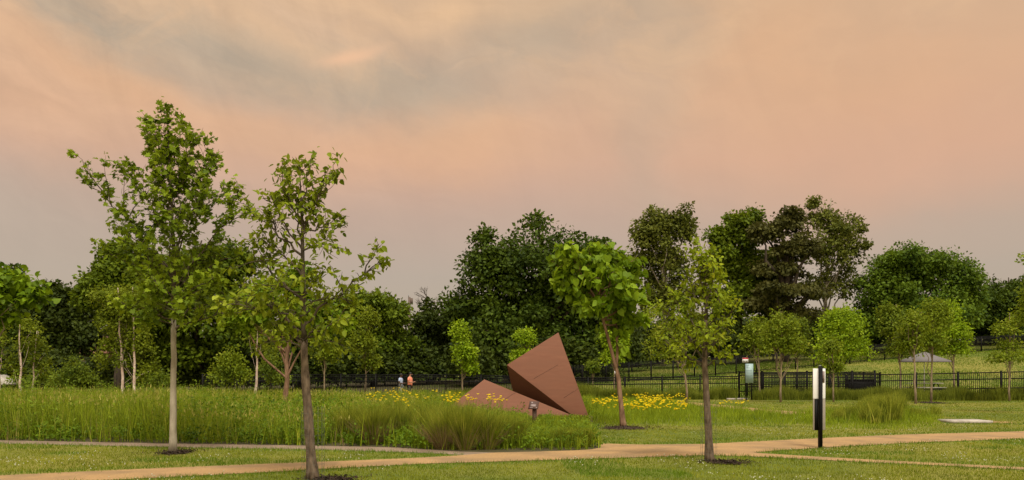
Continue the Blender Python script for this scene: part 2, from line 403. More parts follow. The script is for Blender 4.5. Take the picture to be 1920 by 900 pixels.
def grid_ground():
    xs = np.unique(np.concatenate([np.linspace(-3000,-120,12), np.linspace(-120,120,121), np.linspace(120,3000,12)]))
    ys = np.unique(np.concatenate([np.linspace(-400,-10,6), np.linspace(-10,120,131), np.linspace(120,400,20), np.linspace(400,5000,10)]))
    xx, yy = np.meshgrid(xs, ys); z = gz(xx, yy)+np.where(yy > 52, (vnoise(xx, yy, 6)-.5)*.10, 0)
    v = np.stack([xx, yy, z], -1).reshape(-1, 3); w = len(xs); a = (np.arange(len(ys)-1)[:,None]*w+np.arange(w-1)[None]).reshape(-1)
    mb = MB(); mb.add(v, [np.stack([a, a+1, a+w+1, a+w], 1)]); o = mb.build('ground', M['lawn_soil'], smooth=True); o['kind'] = 'structure'
grid_ground()
sheet('path', main_path, M['path'], .008)
sheet('side_path', side_path, M['path_grey'], .004)
sheet('back_path', back_path, M['path'], .006)
bed = edge_curve(BED_EDGE+[(1118,815),(1100,802),(1112,790),(1112,775),(1112,752),(960,752),(400,752),(-500,752)])
sheet('planting_bed', bed, M['bed_soil'], .003)
meadow = edge_curve([(1112,802),(1200,797),(1300,800),(1400,801),(1500,797),(1560,806),(1680,807),(1760,800),(1768,788),(1725,776),(1620,771),(1520,776),(1480,781),(1400,772),(1330,765),(1270,759),(1262,753),(1112,752)])
# concrete pads
pb = MB(); x1, y1 = at(1788,794); x2, _ = at(1862,794)
pb.box((x1+x2)/2, y1+.55, .045, x2-x1, 1.1, .09); o = pb.build('concrete_pad', M['concrete']); o['kind'] = 'structure'
pb = MB(); x1, y1 = at(1366,750); x2, _ = at(1402,750)
pb.box((x1+x2)/2, y1+.5, .05, x2-x1, 1.0, .10); o = pb.build('concrete_pad', M['concrete']); o['kind'] = 'structure'
sheet('end_path', edge_curve([(1862,793.5),(1905,794),(1890,791),(1862,789.5)]), M['path'], .006)

def disc(cx, cy, rx, ry, z, name):
    th = np.linspace(0, 2*PI, 40, endpoint=False); rr = 1+.55*(rng.random(40)-.5)
    v = np.stack([cx+np.cos(th)*rx*rr, cy+np.sin(th)*ry*rr, np.full(40, z)], 1); v = np.vstack([v, [cx, cy, z+.05]])
    mb = MB(); mb.add(v, [np.stack([np.arange(40), (np.arange(40)+1) % 40, np.full(40, 40)], 1)])
    o = mb.build(name, M['mulch']); o['kind'] = 'structure'
MULCH = [(at(330,850), .34, .42), (at(1362,869), .36, .34), (at(1172,803), .85, .9), (at(620,901), .36, .30), (at(1745,755.5), .8, 1.5)]
for (c, rx, ry) in MULCH: disc(c[0], c[1], rx*.8, ry*.8, .012, 'mulch_patch')
def chips():
    mb = MB()
    for (c, rx, ry) in MULCH:
        n = 900; r = np.abs(rng.normal(size=n))*.62; a = rng.random(n)*2*PI; lump = .7+.6*vnoise(np.cos(a)*2+c[0], np.sin(a)*2+c[1], .9)
        p = np.stack([c[0]+np.cos(a)*r*rx*lump*1.25, c[1]+np.sin(a)*r*ry*lump*1.25, .022+.03*rng.random(n)], 1)
        put_leaves(mb, p, rng.normal(size=(n,3))*np.array([1,1,.35]), np.array([0,0,1.])+rng.normal(size=(n,3))*.5, .03+.06*rng.random(n), 'narrow')
    tag(mb.build('mulch_chips', M['mulch']), kind='stuff')
chips()

def floor_sheet():
    a = []
    for d in np.linspace(61.8, 95, 12):
        for px in np.linspace(-700, 1000, 40): x = X(px, d); a.append((x, d, float(gz(x, d))+.07))
    i = np.arange(11)[:,None]*40; j = np.arange(39)[None]; q = np.stack([i+j, i+j+1, i+j+41, i+j+40], -1).reshape(-1, 4)
    mb = MB(); mb.add(a, [q]); o = mb.build('woodland_floor', M['bed_soil'], smooth=True); o['kind'] = 'structure'
floor_sheet()
# ------------------------------------------------------------------ lawn
def lawn():
    paths = [main_path, side_path, back_path]
    def free(x, y, grow=0):
        k = np.ones(len(x), bool)
        jx, jy = rng.normal(size=len(x))*.05, rng.normal(size=len(x))*.09
        for p in paths+[bed]: k &= ~inpoly(x+jx, y+jy, p)
        for (c, rx, ry) in MULCH: k &= ((x-c[0])/rx)**2+((y-c[1])/ry)**2 > .15+1.0*rng.random(len(x))*(.4+1.2*vnoise(x*3, y*3, .5))
        return k
    x, y = scatter(420000, 11.5, 60, .68, 2.0)
    k = free(x, y); x, y = x[k], y[k]
    k = ~inpoly(x, y, meadow); x, y = x[k], y[k]
    # near edges of paths grass is longer and greener
    lush = np.zeros(len(x), bool)
    for dx, dy in ((0,.28),(0,-.28),(.3,0),(-.3,0),(0,.5),(0,-.5)):
        for p in paths[:2]: lush |= inpoly(x+dx, y+dy, p)
    lush = (lush & (rng.random(len(x)) < .85)) | (vnoise(x, y, 1.3) > .80)
    for name, sel, mat, h0, h1 in (('lawn_grass', ~lush, M['g_lawn'], .022, .05), ('lush_grass', lush, M['g_lush'], .035, .075)):
        xs, ys = x[sel], y[sel]; n = len(xs)
        h = h0+(h1-h0)*rng.random(n)*(.2+1.8*vnoise(xs, ys, .45))
        mb = MB(); b = np.stack([xs, ys, gz(xs, ys)], 1)
        blades(mb, b, h, .0075*(ys/13)**.8*(.7+.6*rng.random(n)), .35*rng.random(n), .5*rng.random(n), seg=2)
        tag(mb.build(name, mat), kind='stuff')
    # clover heads
    x, y = scatter(6000, 11.5, 34, .68, 1.6); k = free(x, y) & (vnoise(x+50, y*.6, .9)+.35*vnoise(x, y, 4) > .86); x, y = x[k], y[k]
    T = np.array([[1,0,0],[0,1,0],[-1,0,0],[0,-1,0],[0,0,.9],[0,0,-.9]]); f = np.array([[0,1,4],[1,2,4],[2,3,4],[3,0,4],[1,0,5],[2,1,5],[3,2,5],[0,3,5]])
    n = len(x); r = .008+.006*rng.random(n); b = np.stack([x, y, .04+.03*rng.random(n)], 1)
    mb = MB(); mb.add((b[:,None]+T[None]*r[:,None,None]).reshape(-1,3), [(f[None]+(np.arange(n)*6)[:,None,None]).reshape(-1,3)])
    tag(mb.build('clover_flowers', M['white_bloom']), kind='stuff')
    # hill lawn behind the fence: coarser tufts
    n = 120000; y = 57+rng.random(n)*45; x = -10+rng.random(n)*80; k = x < .7*y; x, y = x[k], y[k]; n = len(x)
    mb = MB(); blades(mb, np.stack([x, y, gz(x, y)-.01], 1), .08+.14*rng.random(n)*vnoise(x, y, 3)*1.6, np.full(n,.05), .4*rng.random(n), .5*rng.random(n), seg=2)
    tag(mb.build('hill_grass', M['g_lush']), kind='stuff')
lawn()

# ------------------------------------------------------------------ tall meadow
def meadow_fill():
    # height of the meadow over the bed
    def height(x, y):
        pxx = 960+x/y*F
        near = np.interp(y, [19,24,34,52], [1.0,1.16,1.0,.95])
        h = np.interp(pxx, [-400,300,420,520,640,760,900,1000,1060,1120], [1.08,1.08,.95,.88,.80,.78,.62,.46,.42,.36])
        far = np.interp(pxx, [-400,420,560,760,900,1120], [1.0,.93,.82,.80,.66,.52])
        t = np.clip((y-24)/10, 0, 1)
        H = (h*(1-t)+far*t)*np.where(pxx < 420, near, 1)*(.74+.50*vnoise(x, y, 1.5))
        # the planting is kept low in front of the sculpture and the plaque
        lim = EYE-(np.interp(pxx, [780,857,895,960,988,994,1008,1014,1065,1110], [738,750,755,768,772,786,786,774,774,778])-700)/F*y
        return np.where((pxx > 780) & (y < 34.5), np.minimum(H, np.maximum(lim*(.8+.25*vnoise(x, y, .5)), .10)), H)
    x, y = scatter(380000, 19, 53, .70, 1.75)
    k = inpoly(x, y, bed); x, y = x[k], y[k]
    # thin out at the very front edge so that the leafy weeds show
    fr = np.zeros(len(x), bool)
    fr |= ~inpoly(x, y-.85, bed)
    k = ~fr | (rng.random(len(x)) < .10+.5*(vnoise(x, y, .9) > .62)); x, y = x[k], y[k]
    # gather the blades into tufts that lean apart
    cell = .21*(y/22)**.6; tx = np.round(x/cell+.35*np.round(y/cell))*cell-.35*np.round(y/cell)*cell; ty = np.round(y/cell)*cell
    jx = (np.sin(tx*91.7+ty*37.3)*43758.5) % 1-.5; jy = (np.sin(tx*17.1+ty*71.9)*24634.6) % 1-.5
    tx += jx*cell*.8; ty += jy*cell*.8; th = (np.sin(tx*53.1+ty*11.7)*9137.3) % 1
    x = tx+(x-tx)*.45; y = ty+(y-ty)*.45
    kp = (np.sin(tx*29.3+ty*61.1)*7919.7) % 1 > .14; x, y, tx, ty, th = x[kp], y[kp], tx[kp], ty[kp], th[kp]
    az_t = np.arctan2(y-ty, x-tx)+rng.normal(size=len(x))*.5
    H = height(x, y)*(.58+.62*th); n = len(x)
    dry = (vnoise(x, y, .8) > .74) & (rng.random(n) < .5)
    for name, sel, mat, hm in (('meadow_grass', ~dry, M['g_meadow'], 1.0), ('dry_grass', dry, M['g_dry'], .55)):
        m = sel.sum(); b = np.stack([x[sel], y[sel], np.zeros(m)], 1)
        mb = MB(); h = H[sel]*hm*(.55+.5*rng.random(m))
        blades(mb, b, h, .0155*(y[sel]/20)**.7*(.5+.8*rng.random(m)), .26*rng.random(m), .36*rng.random(m)**1.5, az=az_t[sel], seg=3)
        tag(mb.build(name, mat), kind='stuff')
    # seed heads standing at the top of the stems on the left
    x, y = scatter(15000, 20.5, 50, .70, 1.3); pxx = 960+x/y*F
    k = inpoly(x, y, bed) & (pxx < 720+200*rng.random(len(x))); x, y = x[k], y[k]; n = len(x)
    h = height(x, y)*(.85+.25*rng.random(n)); mb = MB()
    b = np.stack([x, y, np.zeros(n)], 1); az = rng.random(n)*2*PI
    blades(mb, b, h, np.full(n,.006), .05+.10*rng.random(n), .10*rng.random(n), az=az, seg=2)
    p = np.stack([x, y, h*.80], 1)+np.stack([np.cos(az), np.sin(az), np.zeros(n)],1)*(h*.12)[:,None]
    put_leaves(mb, p, np.tile([0,0,1.],(n,1))+rng.normal(size=(n,3))*.25, rng.normal(size=(n,3)), .07+.07*rng.random(n), 'narrow')
    tag(mb.build('seed_heads', M['g_seed']), kind='stuff')
    # leafy weeds along the front edge and in patches further in
    x, y = scatter(9000, 19, 40, .70, 2.0); k = inpoly(x, y, bed)
    edge = ~inpoly(x, y-.95, bed); pxx = 960+x/y*F
    patch = (vnoise(x+9, y, 1.6) > .66) & (y < 34)
    k &= (pxx < 985) & (edge | patch) | (edge & (rng.random(len(x)) < .5)) | ((pxx > 380) & (pxx < 640) & (y < 30) & (rng.random(len(x)) < .6)); x, y, edge, pxx = x[k], y[k], edge[k], pxx[k]
    mb = MB(); n = len(x); per = 16; kk = np.repeat(np.arange(n), per)
    hh = np.where(edge, .36, np.where(pxx < 640, .85, np.where(pxx < 820, .75, .5)))*(.6+.6*rng.random(n))
    t = rng.random(n*per); p = np.stack([x[kk], y[kk], .03+hh[kk]*t], 1)+rng.normal(size=(n*per,3))*np.array([.10,.10,.02])
    a = rng.normal(size=(n*per,3))*.8+np.array([0,0,.25]); nr = np.array([0,-.2,1.0])+rng.normal(size=(n*per,3))*.5
    put_leaves(mb, p, a, unit(nr), (.045+.06*rng.random(n*per)), 'ovate')
    tag(mb.build('leafy_weeds', M['weed']), kind='stuff')
    x, y = scatter(5200, 19.3, 44, .70, 1.9); pxx = 960+x/y*F
    k = inpoly(x, y, bed) & (vnoise(x+31, y+5, 2.1)+.25*rng.random(len(x)) > .55); x, y, pxx = x[k], y[k], pxx[k]
    n = len(x); H = height(x, y)*(.70+.70*rng.random(n)**1.6); per = 22; kk = np.repeat(np.arange(n), per); t = .15+.85*rng.random(n*per)
    mb = MB(); a = rng.random(n*per)*2*PI; out = np.stack([np.cos(a), np.sin(a), .35+.5*rng.random(n*per)], 1)
    p = np.stack([x[kk], y[kk], H[kk]*t], 1)+rng.normal(size=(n*per,3))*np.array([.03,.03,0])
    put_leaves(mb, p, out, np.tile([0,-.3,1.], (n*per,1))+rng.normal(size=(n*per,3))*.3, (.08+.10*rng.random(n*per))*(1.15-.5*t), 'narrow')
    blades(mb, np.stack([x, y, np.zeros(n)],1), H*1.05, np.full(n,.012), .05*rng.random(n), .05*rng.random(n), seg=2)
    tag(mb.build('meadow_forbs', M['forb']), kind='stuff')
    # lower meadow right of the sculpture
    x, y = scatter(120000, 25, 54, .52, 1.4); k = inpoly(x, y, meadow); x, y = x[k], y[k]; n = len(x); pxx = 960+x/y*F
    h = np.interp(pxx, [1100,1300,1420,1540,1600,1700,1760], [.40,.34,.34,.38,.42,.45,.25])*(.35+1.2*vnoise(x, y, .55))*np.clip((y-26)/5,.35,1)
    mb = MB(); blades(mb, np.stack([x, y, np.zeros(n)],1), h*(.5+.6*rng.random(n)), .015*(y/26)**.8*(.7+.6*rng.random(n)), .4*rng.random(n), .4*rng.random(n), seg=3)
    tag(mb.build('flower_meadow', M['lily_leaf']), kind='stuff')
    # tall grass by the right-hand path bend
    n = 13000; c = np.array([at(1640,785)]); tc_ = rng.integers(0, 34, n); cpx = rng.normal(1655, 46, 34); cyy = rng.uniform(29, 36, 34); chh = .28+.70*rng.random(34)**1.4; px = cpx[tc_]+rng.normal(0, 7, n); yy = cyy[tc_]+rng.normal(0, .16, n); x = X(px, yy)
    k = (px > 1555) & (px < 1765); x, yy, px, chh = x[k], yy[k], px[k], chh[tc_][k]; n = len(x); g = chh
    h = (.95*np.exp(-((px-1670)/95)**2)+.15)*g
    mb = MB(); blades(mb, np.stack([x, yy, np.zeros(n)],1), h*(.6+.5*rng.random(n)), .022*(.6+.7*rng.random(n)), .25*rng.random(n), .3*rng.random(n), seg=3)
    tag(mb.build('tall_grass', M['g_clump']), kind='stuff')
    # strip along the fence
    n = 70000; px = rng.uniform(840, 2050, n); dd = np.where(px < 1110, 57, np.where(px < 1380, 55.4, 54.2))+rng.uniform(0, 1.7, n); x = X(px, dd)
    k = (np.abs(px-1395) > 14) & (rng.random(n) < .35+.65*(vnoise(x, dd, .8) > .33)); x, dd, px = x[k], dd[k], px[k]; n = len(x)
    h = np.where(px < 1110, 1.0, .85)*(.55+.75*vnoise(x, dd*.5, 1.2))
    mb = MB(); blades(mb, np.stack([x, dd, gz(x,dd)],1), h*(.45+.65*rng.random(n)), .030*(.7+.6*rng.random(n)), .28*rng.random(n), .3*rng.random(n), seg=3)
    tag(mb.build('fence_grass', M['g_strip']), kind='stuff')
meadow_fill()

def grass_clump(px, py, r, h, label, dryf=.08, green='g_clump', lean=.55):
    x0, y0 = at(px, py); root = thing('grass_clump', (x0, y0, 0), label, 'grass clump', 'ornamental grass clumps along the bed edge')
    n = int(900*r/.4); a = rng.random(n)*2*PI; q = rng.random(n)**.6*r*.35
    b = np.stack([np.cos(a)*q, np.sin(a)*q, np.zeros(n)],1); az = a+rng.normal(size=n)*.35
    mb = MB(); blades(mb, b, h*(.65+.45*rng.random(n)), .0135*(.6+.7*rng.random(n)), lean*rng.random(n)*q/(r*.35), .35*rng.random(n), az=az, seg=4)
    mb.build('blades', M[green], root)
    n = int(n*dryf)
    if n > 8:
        a = rng.random(n)*2*PI; q = rng.random(n)**.5*r*.4; b = np.stack([np.cos(a)*q, np.sin(a)*q, np.zeros(n)],1)
        mb = MB(); blades(mb, b, h*(.3+.4*rng.random(n)), .009*np.ones(n), .5+.5*rng.random(n), .3*rng.random(n), az=a, seg=3)
        mb.build('straw', M['g_dry'], root)
for a in [
 (655,829,.42,.98,'loose tall grass clump left of the straw heavy ones, upright green blades', .15),
 (700,833,.45,1.02,'tall grass clump with thin brown straw at its foot, above the worn side path', .5),
 (742,830,.42,1.08,'upright green grass clump behind the low leafy weeds of the bed edge', .05),
 (800,832,.45,1.10,'dense dark green grass clump left of the fan of pale straw', .10),
 (832,842,.40,1.00,'grass clump with a fan of pale dry straw leaning left at the path edge', .65),
 (872,843,.52,1.08,'broad fountain shaped grass clump with blades arching both ways beside the path', .15),
 (915,842,.45,.92,'mid height grass clump between the fountain shaped clump and the plaque', .12),
 (960,838,.42,.80,'short bushy grass clump just left of the brown plaque', .1),
 (1095,838,.36,.45,'low rounded dark green clump at the right corner of the planting bed', 0)]:
    grass_clump(*a)
grass_clump(1060,838,.34,.46,'low fine bladed clump right of the brown plaque near the bed corner', .03)

# yellow lilies: each plant a thing
def bloom_mesh():
    bl = MB(); t = np.arange(6)/6*2*PI+rng.random()
    ax = np.stack([np.cos(t), np.sin(t), np.full(6,.8)],1)+np.array([rng.normal()*.3, -.3, 0])
    put_leaves(bl, np.zeros((6,3)), ax, np.stack([-np.cos(t),-np.sin(t),np.full(6,1.2)],1), np.full(6,.064), 'ovate')
    ball_ = np.array([[.012,0,.01],[0,.012,.01],[-.012,0,.01],[0,-.012,.01],[0,0,.03],[0,0,-.02]])
    bl.add(ball_, [np.array([[0,1,4],[1,2,4],[2,3,4],[3,0,4],[1,0,5],[2,1,5],[3,2,5],[0,3,5]])])
    return bl
def stem_mesh():
    sm = MB(); sm.tube([[0,0,0],[.3,0,.6],[1,0,1.0]], [.006,.005,.004], 4, cap=False); return sm
def lily(i, x, y, h, label, group):
    root = thing('yellow_lily', (x, y, 0), label, 'flower', group)
    for k in range(1 if rng.random() < .45 else int(rng.integers(2,4))):
        a = rng.random()*2*PI; r = .03+.11*rng.random(); z = h*(.80+.24*rng.random())
        c = pm[1].copy(); C.objects.link(c); c.parent = root; c.scale = (r, 1, z); c.rotation_euler = (0,0,a)
        c = pm[0][int(rng.integers(0,len(pm[0])))].copy(); C.objects.link(c); c.parent = root; c.location = (r*math.cos(a), r*math.sin(a), z)
        c.rotation_euler = (0,0,rng.random()*6.28)
pm = ([bloom_mesh().build('bloom', M['yellow']) for _ in range(5)], stem_mesh().build('stem', M['lily_leaf']))
n = 0
def put_lilies(cnt, pxr, dr, hr, label, group, bias=None):
    global n
    k = 0
    while k < cnt:
        px = rng.uniform(*pxr) if bias is None else rng.normal(*bias); d = rng.uniform(*dr)
        if px < pxr[0] or px > pxr[1]: continue
        lily(n, X(px, d), d, rng.uniform(*hr), label, group); n += 1; k += 1
put_lilies(46, (690, 860), (25, 44), (.80, 1.0), 'yellow lily standing above the tall grass left of the rusty sculpture', 'lilies left of the sculpture')
put_lilies(26, (835, 950), (28, 32), (.78, .92), 'yellow lily in front of the low rusty steel wedge', 'lilies before the low wedge')
put_lilies(165, (1128, 1292), (29.5, 46), (.44, .62), 'yellow lily in the dense flower patch around the forked tree', 'lilies in the dense yellow patch', (1228, 40))
put_lilies(22, (1106, 1165), (35, 40), (.45, .60), 'yellow lily between the sculpture tip and the forked tree trunk', 'lilies beside the sculpture tip')
put_lilies(9, (1350, 1400), (36, 39), (.42, .50), 'scattered yellow lily behind the young yellow green tree', 'lilies behind the young tree')
for b in pm[0]+[pm[1]]: bpy.data.objects.remove(b)

# ------------------------------------------------------------------ sculpture
def hull(name, pts, faces, mat, parent, origin):
    mb = MB(); mb.add(np.array(pts)-np.array(origin), [np.array(f) for f in faces])
    o = mb.build(name, mat, parent)
    bv = o.modifiers.new('edge', 'BEVEL'); bv.width = .012; bv.segments = 2
    return o
def P3(px, py, d): return np.array([X(px, d), d, Z(py, d)])
def sculpture():
    A = P3(950,684,33.6); B = P3(1047,623,34.6); Cc = P3(1104,776,34.0); D = P3(971,777,37.2)
    Cc[2] = -.02; D[2] = -.05; E = np.array([2.3, 38.6, -.05])
    c0 = np.array([1.4, 35, 0])
    r = thing('steel_sculpture', c0, 'tall tilted rusty steel wedge with pointed apex rising over the lower one', 'sculpture', 'rusty steel sculpture pieces')
    nrm = unit(np.cross(Cc-A, B-A)); nrm = nrm if nrm[1] < 0 else -nrm
    def onface(px, py):           # point of the front face seen at that pixel
        dr = np.array([(px-960)/F, 1, (700-py)/F]); o = np.array([0,0,EYE])
        return o+dr*(np.dot(A-o, nrm)/np.dot(dr, nrm))
    C2 = onface(1073, 779)
    hull('steel_shell', [A,B,Cc,D,E,C2], [[0,5,2,1],[0,3,5],[0,1,3],[1,4,3],[1,2,4],[5,3,4,2]], M['rust'], r, c0)
    for a, b in (((1001,710),(1046,684)), ((1057,746),(1085,728))):
        mb = MB(); mb.tube(np.array([onface(*a), onface(*b)])-c0+nrm*.002, .006, 5); mb.build('weld_seam', M['rust_seam'], r)
    T = P3(908,711,34.1); L = P3(815,779,33.3); R = P3(1087,782,33.1); K = np.array([-.9, 35.6, -.05])
    L[2] = R[2] = -.03
    c1 = np.array([-.5, 34, 0])
    r = thing('steel_sculpture', c1, 'low long rusty steel wedge lying in grass at the foot of the tall one', 'sculpture', 'rusty steel sculpture pieces')
    hull('steel_shell', [L,R,T,K], [[0,1,2],[1,3,2],[3,0,2],[0,3,1]], M['rust'], r, c1)
    nrm = unit(np.cross(R-L, T-L)); nrm = nrm if nrm[1] < 0 else -nrm
    A = L
    mb = MB(); 
    def onf(px, py):
        dr = np.array([(px-960)/F, 1, (700-py)/F]); o = np.array([0,0,EYE]); return o+dr*(np.dot(L-o, nrm)/np.dot(dr, nrm))
    mb.tube(np.array([onf(968,735), onf(940,753)])-c1+nrm*.002, .008, 5); mb.build('weld_seam', M['rust_seam'], r)
sculpture()

# ------------------------------------------------------------------ signs
def plaque():
    x, d = X(1001, 27), 27.0
    r = thing('plaque_stand', (x, d, 0), 'small brown plaque with pale print on a post in front of the sculpture', 'plaque', rz=math.radians(-14))
    mb = MB(); mb.box(.02, 0, .30, .13, .05, .64); o = mb.build('post', M['plaque'], r)
    a = math.radians(48)
    def tilted(w, h, t, ox, oy, lift):
        mb = MB(); mb.box(0, 0, 0, w, t, h); v = mb.v[0]
        v = v+np.array([ox, -lift, oy])
        c, s = math.cos(-a*.9), math.sin(-a*.9)      # lean the top away from the reader
        mb.v[0] = np.stack([v[:,0], v[:,1]*c-v[:,2]*s, v[:,1]*s+v[:,2]*c], 1)+np.array([0,-.02,.68]); return mb
    p = tilted(.30,.30,.02,0,0,0).build('panel', M['plaque'], r)
    tilted(.16,.09,.004,-.01,-.02,.013).build('printed_text', M['pale_text'], p)
    tilted(.06,.06,.004,-.06,.09,.013).build('emblem', M['pale_text'], p)
    tilted(.10,.02,.004,-.06,-.11,.013).build('printed_line', M['pale_text'], p)
    tilted(.04,.03,.004,.10,-.11,.013).build('emblem', M['pale_text'], p)
plaque()
def wayfinder():
    x, d = at(1538, 840)
    r = thing('wayfinding_sign', (x, d, 0), 'black post sign with white upper panel and taupe lower panel on grass between two paths', 'sign')
    mb = MB(); mb.box(0, 0, .88, .065, .12, 1.84); mb.build('post', M['black'], r)
    mb = MB(); mb.box(-.012, .04, 1.42, .275, .03, .67)
    p = mb.build('white_panel', M['white'], r); bv = p.modifiers.new('b','BEVEL'); bv.width=.01; bv.segments=2
    mb = MB(); mb.box(.078, .021, 1.57, .052, .008, .25); mb.build('picture', M['picture'], p)
    mb = MB(); mb.box(-.012, .04, .735, .275, .03, .69)
    p = mb.build('taupe_panel', M['panel_grey'], r); bv = p.modifiers.new('b','BEVEL'); bv.width=.01; bv.segments=2
    mb = MB(); mb.box(-.08, .02, .735, .075, .03, .69); mb.build('shadow_strip', M['black'], r)  # black strip stands in for shadow on the lower panel's left part
    mb = MB(); mb.box(-.01,.0,1.815,.05,.05,.03); mb.build('cap', M['wire'], r)
wayfinder()
def teal_sign():
    d = 54.0; x = X(1405, d)
    r = thing('information_sign', (x, d, 0), 'upright pale teal information panel in front of the black fence gate', 'sign')
    mb = MB(); mb.box(-.15,.05,.9,.06,.05,1.8); mb.box(.15,.05,.9,.06,.05,1.8); mb.build('post', M['black'], r)
    z0, z1 = Z(718,d), Z(682,d)
    mb = MB(); mb.box(0,0,(z0+z1)/2,.46,.04,z1-z0); p = mb.build('panel', M['teal'], r)
    mb = MB()
    for k,(zz,w,hh) in enumerate([(.93,.18,.03),(.84,.14,.02),(.79,.22,.015),(.66,.36,.012),(.62,.34,.012),(.56,.36,.012),(.48,.33,.012),(.38,.36,.012),(.34,.30,.012),(.26,.35,.012),(.16,.30,.012)]):
        mb.box(-.20+w/2, -.023, z0+(z1-z0)*zz, w, .004, hh)
    mb.build('printed_text', M['ink'], p)
    d = 54.6; x = X(1397.5, d)
    r = thing('notice_sign', (x, d, 0), 'small white notice with a red band on a thin post above the teal panel', 'sign')
    za, zb = Z(679.5,d), Z(671,d)
    mb = MB(); mb.box(0,.03,zb/2,.04,.04,zb); mb.build('post', M['black'], r)
    mb = MB(); mb.box(0,0,(za+zb)/2,.36,.012,zb-za); p = mb.build('panel', M['white'], r)
    mb = MB(); mb.box(0,-.008,zb-.04,.355,.006,.075); mb.build('red_band', M['red'], p)
    mb = MB(); mb.box(-.09,-.008,za+.08,.07,.006,.09); mb.box(.08,-.008,za+.08,.08,.006,.08); mb.build('pictogram', M['ink_grey'], p)
    d = 59.0; x = X(1155, d)
    r = thing('notice_sign', (x, d, 0), 'tiny plain white notice seen behind the forked tree trunk', 'sign')
    mb = MB(); mb.box(0,.03,.95,.05,.04,1.9); mb.build('post', M['black'], r)
    mb = MB(); mb.box(-.02,0,1.70,.17,.012,.19); mb.build('panel', M['white'], r)
teal_sign()

# ------------------------------------------------------------------ fences
def fence(name, pts, label, step=2.4, pick=.115, rails=(0.0,-.16,-1.05), pw=.027, post=.085, finial=0.06, cap=True, over=0.0):
    """pts: (x,y,ztop); bars stand on the ground below."""
    pts = np.array(pts, float); c0 = np.array([pts[0,0], pts[0,1], 0])
    r = thing(name, c0, label, 'fence')
    seg = np.linalg.norm(np.diff(pts[:,:2], axis=0), axis=1); cum = np.concatenate([[0], np.cumsum(seg)]); L = cum[-1]
    I = lambda s: np.array([np.interp(s, cum, pts[:,i]) for i in range(3)])
    ang = lambda s: math.atan2(*(I(min(s+.05,L))-I(max(s-.05,0)))[[1,0]])
    mb = MB(); s = pick/2
    while s < L:
        p = I(s); g = float(gz(p[0],p[1]))+.06; t = p[2]+over
        mb.box(p[0]-c0[0], p[1]-c0[1], (g+t)/2, pw, pw, t-g, ang(s)); s += pick
    mb.build('picket_panel', M['black'], r)
    nseg = max(1, int(round(L/step)))
    for off in rails:
        mb = MB()
        for k in range(nseg):
            a, b = I(L*k/nseg), I(L*(k+1)/nseg)
            mb.tube(np.array([a+[0,0,off], b+[0,0,off]])-c0, .032, 4)
        mb.build('rail', M['black'], r)
    for k in range(nseg+1):
        p = I(L*k/nseg); g = float(gz(p[0],p[1]))-.05; t = p[2]+finial
        mb = MB(); mb.box(p[0]-c0[0], p[1]-c0[1], (g+t)/2, post, post, t-g, ang(L*k/nseg)); mb.box(p[0]-c0[0], p[1]-c0[1], t+.01, post*1.25, post*1.25, .03)
        mb.build('post', M['black'], r)
    return r
P = lambda px, d, py: (X(px,d), d, Z(py,d))
fence('metal_fence', [P(380,61,702),P(860,60,702.5),P(1090,58.5,708.5),P(1385,56.5,705)], 'long low black metal fence running behind the people and the sculpture', rails=(-.02,-.17,-.45))
fence('metal_fence', [P(1386,56.3,698.5),P(1500,56.3,697.5),P(1640,56.3,697)], 'taller black metal fence and gate section behind the teal information panel', step=1.5, pick=.10, rails=(-.02,-.17,-.75,-1.2), post=.10)
fence('metal_fence', [P(1400,60,700),P(1560,60,699),P(1650,60,700)], 'second layer of black fence seen through the gate section', step=1.2, pick=.10, rails=(-.02,-.3,-.6,-.9), post=.10)
fence('metal_fence', [P(1641,56.6,702),P(1780,55.5,699.5),P(1960,54,695.5)], 'black metal fence at right in front of the grey umbrella', rails=(-.02,-.42,-1.0))
q = []
for px, d in ((990,73),(1080,74),(1225,78),(1374,82),(1640,90),(1850,97),(1960,100)):
    x = X(px,d); q.append((x, d, float(gz(x,d))+1.65))
fence('metal_fence', q, 'black picket fence climbing the grassy hill in front of the woods', pick=.14, rails=(-.2,-1.45), pw=.03, over=.08)

# dark storage boxes standing in the fenced enclosure
def bench(px, d, label):
    x = X(px, d); r = thing('storage_bin', (x, d, float(gz(x,d))), label, 'bin')
    mb = MB(); mb.box(0,0,.62,1.7,.8,1.1); b = mb.build('body', M['black'], r); bv = b.modifiers.new('b','BEVEL'); bv.width=.03
    mb = MB(); mb.box(0,-.02,1.2,1.78,.9,.06); mb.build('lid', M['black'], r)
    mb = MB()
    for k in (-.6,.6): mb.box(k,0,.04,.12,.7,.08)
    mb.build('skid', M['black'], r)
bench(1612, 58.2, 'black lidded storage bin behind the gate section of the fence')

